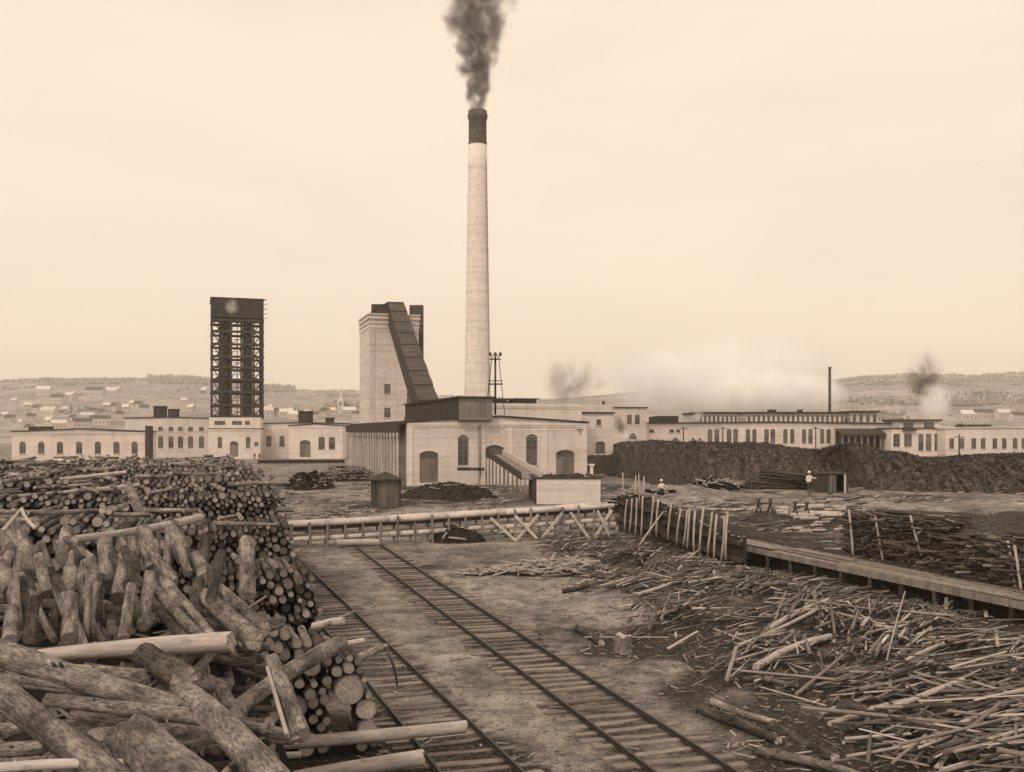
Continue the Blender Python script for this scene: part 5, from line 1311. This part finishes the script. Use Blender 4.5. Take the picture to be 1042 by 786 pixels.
# ------------------------------------------------------------------ town on the far hillside
def ray_hill(px, py):
    Y = 450.0
    while Y < 2600:
        if hill_z(X_(px, Y), Y) >= Z_(py, Y): return Y
        Y += 8
    return 2600.0
def make_house(kind):
    r = thing('far_house', '', 'house'); w, d, h, p = ((8, 7, 5, 3), (14, 8, 6, 3.4), (6, 6, 4, 2.6), (18, 9, 7, 3))[kind]
    def wl2(b):
        b.box(-w / 2, w / 2, -d / 2, d / 2, -3, h); b.face([(-w / 2, -d / 2, h), (-w / 2, d / 2, h), (-w / 2, 0, h + p)][::-1]); b.face([(w / 2, -d / 2, h), (w / 2, d / 2, h), (w / 2, 0, h + p)])
    part(r, 'wall', 'house_wall', wl2)
    def rf2(b):
        o = .5
        b.face([(-w / 2 - o, -d / 2 - o, h - .4), (w / 2 + o, -d / 2 - o, h - .4), (w / 2 + o, 0, h + p + .1), (-w / 2 - o, 0, h + p + .1)]); b.face([(-w / 2 - o, 0, h + p + .1), (w / 2 + o, 0, h + p + .1), (w / 2 + o, d / 2 + o, h - .4), (-w / 2 - o, d / 2 + o, h - .4)])
    rr = part(r, 'roof', 'pale_roof' if kind in (1, 2) else 'grey_roof', rf2)
    part(rr, 'chimney', 'brick_dull', lambda b: b.box(w * .2, w * .2 + .8, -.4, .4, h + p - .8, h + p + 1.2))
    for x in np.linspace(-w / 2 + 1.6, w / 2 - 1.6, max(2, int(w / 3.5))): part(r, 'window', 'glass', lambda b: b.box(x - .5, x + .5, -d / 2 - .05, -d / 2 - .003, 1.6, 3.4))
    return r
protos = [make_house(k) for k in range(4)]; used = [False] * 4
HS = [(45, 402, 1), (60, 411, 3), (72, 408, 1), (97, 404, 3), (112, 403, 1), (118, 401, 1), (122, 425, 0), (10, 430, 0), (22, 433, 2), (5, 425, 2), (32, 428, 0), (50, 424, 1), (50, 432, 2), (66, 420, 2), (75, 429, 0), (88, 428, 1), (95, 422, 0), (102, 433, 3), (108, 416, 2), (118, 418, 0), (128, 419, 2), (135, 414, 2), (141, 416, 0), (147, 420, 0), (187, 411, 2), (195, 419, 2), (206, 404, 0), (208, 400, 2), (15, 411, 2), (28, 416, 2), (38, 420, 0), (60, 437, 1), (84, 436, 3), (30, 440, 0),
      (270, 424, 1), (283, 424, 0), (291, 425, 1), (296, 421, 2), (331, 424, 0), (338, 422, 2), (355, 423, 1), (362, 425, 0), (300, 427, 1), (275, 418, 2), (320, 426, 0), (312, 423, 2), (985, 428, 1), (1000, 427, 3), (1020, 427, 1), (1035, 429, 3)]
HLAB = ['small pale gabled house with dark roof on the far hillside', 'broad pale house with light roof on the far hillside', 'tiny pale cottage with light roof on the far hillside', 'long pale house with dark roof on the far hillside']
for px, py, k in HS:
    Y = ray_hill(px, py); h = copy_tree(protos[k]) if used[k] else protos[k]; used[k] = True
    x = X_(px, Y); h.location = (x, Y, hill_z(x, Y)); h.rotation_euler = (0, 0, rnd(-.6, .6)); s = rnd(.7, 1.0) * min(1.25, max(.75, Y / 900)); h.scale = (s, s, s)
    h['label'] = HLAB[k]; h['group'] = 'houses on the far hillside'
Y = 900.0; x = X_(346.5, Y); z = hill_z(x, Y)
chh = thing('church', 'distant pale church with a slender pointed steeple behind the annex', 'church', (x, Y, z))
zt = Z_(397, Y) - z
part(chh, 'nave', 'house_wall', lambda b: b.box(-4, 4, 4, 24, -3, 9))
part(chh, 'nave_roof', 'grey_roof', lambda b: (b.face([(-4.5, 4, 8.8), (0, 4, 14), (0, 24, 14), (-4.5, 24, 8.8)]), b.face([(4.5, 4, 8.8), (4.5, 24, 8.8), (0, 24, 14), (0, 4, 14)]), b.face([(-4.5, 4, 8.8), (4.5, 4, 8.8), (0, 4, 14)])))
part(chh, 'tower', 'house_wall', lambda b: b.box(-2.6, 2.6, -1.2, 3.9, -3, zt * .55))
part(chh, 'spire', 'stone', lambda b: b.lathe([(3.0, zt * .55 + .01), (1.5, zt * .72), (.1, zt)], 8, cy=1.35, sm=False))
part(chh, 'belfry_louvre', 'glass', lambda b: b.box(-1, 1, -1.26, -1.203, zt * .40, zt * .50))

# woods on the hills: one far mass
tb = MB(); random.seed(31)
for k in range(30000):
    px = rnd(-60, 1110); Y = rnd(760, 2650); x = X_(px, Y); w = mnoise.noise((x * .004, Y * .004, 6)) + .35 * mnoise.noise((x * .015, Y * .015, 9))
    ridge = 150 < px < 300 and Y > 1900
    if w < .08 and not ridge: continue
    if px < 330 and 560 < Y < 1700 and w < .25 and not ridge: continue
    z = hill_z(x, Y) - .5; con = random.random() < (.8 if ridge else .35); s = rnd(.45, .85) * (1.25 if ridge else .62); t_ = rnd(-.5, .6)
    if con:
        h, r = 15 * s, 3.2 * s; q = tb.addv([(x + r * math.cos(a), Y + r * math.sin(a), z + 1) for a in (0, 1.26, 2.5, 3.77, 5.0)] + [(x + rnd(-.5, .5), Y, z + h)])
        for j in range(5): tb.idx((q + j, q + (j + 1) % 5, q + 5), 0, t_)
    else:
        h, r = 10 * s, 5.5 * s; q = tb.addv([(x + r * rnd(.7, 1.2) * math.cos(a), Y + r * math.sin(a), z + h * rnd(.35, .6)) for a in (0, 1.05, 2.1, 3.14, 4.2, 5.2)] + [(x + rnd(-1, 1), Y, z + h), (x, Y, z)])
        for j in range(6): tb.idx((q + j, q + (j + 1) % 6, q + 6), 0, t_); tb.idx((q + (j + 1) % 6, q + j, q + 7), 0, t_)
o = tb.build('hillside_woods', 'foliage', None, 'stuff'); tag(o, 'scattered woods covering the distant hills', 'woods')

# ------------------------------------------------------------------ smoke, steam, haze
def volume_mat(name, v, dens, scale, lo, hi, squash=(1, 1, 1), radial=True, taper=(1, 1), absorb=False):
    m = bpy.data.materials.new(name); m.use_nodes = True; N = m.node_tree.nodes; L = m.node_tree.links
    for n in list(N): N.remove(n)
    out_ = N.new('ShaderNodeOutputMaterial'); pv = N.new('ShaderNodeVolumePrincipled'); L.new(pv.outputs[0], out_.inputs['Volume'])
    pv.inputs['Color'].default_value = sep(v) if v < .9 else (1, 1, 1, 1); pv.inputs['Anisotropy'].default_value = 0.1
    co = N.new('ShaderNodeTexCoord'); mp_ = N.new('ShaderNodeMapping'); mp_.inputs['Scale'].default_value = squash; L.new(co.outputs['Object'], mp_.inputs['Vector'])
    nz_ = N.new('ShaderNodeTexNoise'); nz_.inputs['Scale'].default_value = scale; nz_.inputs['Detail'].default_value = 4; nz_.inputs['Roughness'].default_value = .6; nz_.inputs['Distortion'].default_value = .6; L.new(mp_.outputs[0], nz_.inputs['Vector'])
    mr_ = N.new('ShaderNodeMapRange'); mr_.inputs[1].default_value = lo; mr_.inputs[2].default_value = hi; mr_.inputs[3].default_value = 0; mr_.inputs[4].default_value = dens; L.new(nz_.outputs[0], mr_.inputs[0])
    at = N.new('ShaderNodeVectorMath'); at.operation = 'LENGTH'
    gz_ = N.new('ShaderNodeMapping'); gz_.vector_type = 'TEXTURE'; L.new(co.outputs['Object'], gz_.inputs['Vector'])
    L.new(gz_.outputs[0], at.inputs[0])
    fo = N.new('ShaderNodeMapRange'); fo.interpolation_type = 'SMOOTHSTEP'; fo.inputs[1].default_value = 1.0; fo.inputs[2].default_value = .25; fo.inputs[3].default_value = 0; fo.inputs[4].default_value = 1; L.new(at.outputs['Value'], fo.inputs[0])
    mu = N.new('ShaderNodeMath'); mu.operation = 'MULTIPLY'; L.new(mr_.outputs[0], mu.inputs[0]); L.new(fo.outputs[0], mu.inputs[1]); L.new(mu.outputs[0], pv.inputs['Density'])
    return m, gz_
def puff(name, label, cat, px0, px1, py0, py1, Y, dep, v, dens, nscale, lo, hi, rot=0.0, group=None):
    cx_, cz_ = (X_(px0, Y) + X_(px1, Y)) / 2, (Z_(py0, Y) + Z_(py1, Y)) / 2; rx, rz = abs(X_(px1, Y) - X_(px0, Y)) / 2, abs(Z_(py0, Y) - Z_(py1, Y)) / 2
    m, g = volume_mat(name + '_air', v, dens, nscale, lo, hi); g.inputs['Scale'].default_value = (rx, dep, rz)
    b = MB(); n, k = 20, 10
    prof = [(max(.001, math.sin(math.pi * j / k)), -math.cos(math.pi * j / k)) for j in range(k + 1)]; b.lathe(prof, n)
    b.v = [(x * rx * 1.02, y * dep * 1.02, z * rz * 1.02) for x, y, z in b.v]
    b.f.pop(); b.m.pop(); b.t.pop(); b.uv.pop(); b.sm.pop()
    o = b.build(name, [m], None, 'stuff'); o.location = (cx_, Y, cz_); o.rotation_euler = (0, rot, 0); tag(o, label, cat, group); return o

# plume from the tall chimney: domain widens upward
m, g = volume_mat('plume_air', .17, 1.15, .42, .36, .60)
N = m.node_tree.nodes; L = m.node_tree.links
co = [n for n in N if n.type == 'TEX_COORD'][0]
pb = MB(); HP = 28.0
def pc(z): return (.25 * math.sin(z * .35) * min(1, z / 6) + .02 * z, 0)
def pr(z): return 1.1 + .25 * z
prof = [(pr(z) * 1.15, z) for z in np.linspace(-.4, HP, 24)]
pb.lathe(prof, 24); base_i = 24
pb.idx(list(range(24))[::-1], 0)
pl = pb.build('chimney_smoke', [m], None, 'stuff'); pl.location = (cx, CY, zt_ - 1.6); tag(pl, 'dark smoke plume rising and spreading from the tall chimney', 'smoke')
# density falls off towards the cone's side
sx = N.new('ShaderNodeSeparateXYZ'); L.new(co.outputs['Object'], sx.inputs[0])
wv = N.new('ShaderNodeTexNoise'); wv.inputs['Scale'].default_value = .33; wv.inputs['Detail'].default_value = 4; L.new(co.outputs['Object'], wv.inputs['Vector'])
r_ = N.new('ShaderNodeMath'); r_.operation = 'MULTIPLY_ADD'; r_.inputs[1].default_value = .25; r_.inputs[2].default_value = 1.1; L.new(sx.outputs[2], r_.inputs[0])
dv = N.new('ShaderNodeVectorMath'); dv.operation = 'DIVIDE'; L.new(co.outputs['Object'], dv.inputs[0])
cbn = N.new('ShaderNodeCombineXYZ'); L.new(r_.outputs[0], cbn.inputs[0]); L.new(r_.outputs[0], cbn.inputs[1]); cbn.inputs[2].default_value = 1e6; L.new(cbn.outputs[0], dv.inputs[1])
ln = [n for n in N if n.type == 'VECT_MATH' and n.operation == 'LENGTH'][0]
for l in list(ln.inputs[0].links): L.remove(l)
L.new(dv.outputs[0], ln.inputs[0])
fo = [n for n in N if n.type == 'MAP_RANGE' and n.interpolation_type == 'SMOOTHSTEP'][0]
jj = N.new('ShaderNodeMath'); jj.operation = 'MULTIPLY_ADD'; jj.inputs[1].default_value = 1.7; L.new(wv.outputs[0], jj.inputs[0])
js = N.new('ShaderNodeMath'); js.operation = 'SUBTRACT'; js.inputs[1].default_value = .85; L.new(ln.outputs['Value'], js.inputs[0]); L.new(js.outputs[0], jj.inputs[2])
for l in list(fo.inputs[0].links): L.remove(l)
L.new(jj.outputs[0], fo.inputs[0])
[n for n in N if n.type == 'MAP_RANGE' and n.interpolation_type == 'SMOOTHSTEP'][0].inputs[2].default_value = .55
# thins out with height
mu = [n for n in N if n.type == 'MATH' and n.operation == 'MULTIPLY'][0]; pv = [n for n in N if n.type == 'PRINCIPLED_VOLUME'][0]
th = N.new('ShaderNodeMapRange'); th.inputs[1].default_value = 0; th.inputs[2].default_value = 20; th.inputs[3].default_value = 1.0; th.inputs[4].default_value = .30; L.new(sx.outputs[2], th.inputs[0])
m3 = N.new('ShaderNodeMath'); m3.operation = 'MULTIPLY'; L.new(mu.outputs[0], m3.inputs[0]); L.new(th.outputs[0], m3.inputs[1]); L.new(m3.outputs[0], pv.inputs['Density'])

puff('steam_cloud', 'broad white bank of steam drifting behind the long mill', 'steam', 590, 870, 330, 440, 262, 14, .97, .9, .06, .40, .70)
puff('steam_cloud', 'dense white steam rising near the thin iron stack', 'steam', 690, 872, 372, 436, 250, 7, .98, 2.2, .10, .38, .62)
puff('smoke_puff', 'thin dark smoke drifting over the rear block roof', 'smoke', 545, 625, 355, 425, 175, 6, .30, .34, .20, .46, .66, .5)
puff('smoke_puff', 'dark curl of smoke beside the rear wing', 'smoke', 623, 637, 418, 446, 166, 1.6, .12, 1.0, .5, .38, .6, -.45)
puff('steam_puff', 'white puff beneath the dark curl of smoke', 'steam', 629, 643, 436, 448, 172, 1.4, .97, .9, .6, .36, .6)
puff('steam_puff', 'white steam trailing from the roof at the left of the clerestory', 'steam', 704, 718, 416, 430, 208, 1.2, .98, .8, .5, .34, .6, .8)
puff('smoke_puff', 'dark ragged smoke over the annex of the right mill', 'smoke', 920, 962, 352, 412, 225, 5, .22, .7, .20, .46, .64)
puff('steam_puff', 'white steam beside the dark smoke over the annex', 'steam', 932, 972, 385, 434, 218, 3.4, .97, .9, .25, .38, .6)
puff('steam_puff', 'small pale puff at the boarded head of the timber tower', 'steam', 227, 245, 302, 322, 241.5, 1.6, .96, .5, .4, .36, .6)

hzb = MB(); hzb.box(-6200, 6200, -70, 5600, -45, 330)
hm = bpy.data.materials.new('haze_air'); hm.use_nodes = True; N = hm.node_tree.nodes; L = hm.node_tree.links
for n in list(N): N.remove(n)
oo = N.new('ShaderNodeOutputMaterial'); pv = N.new('ShaderNodeVolumePrincipled'); pv.inputs['Color'].default_value = (1.0, .97, .93, 1); pv.inputs['Density'].default_value = 0.00023; L.new(pv.outputs[0], oo.inputs['Volume'])
o = hzb.build('haze', [hm], None, 'stuff'); tag(o, 'pale haze lying over the yard and the far hills', 'haze')
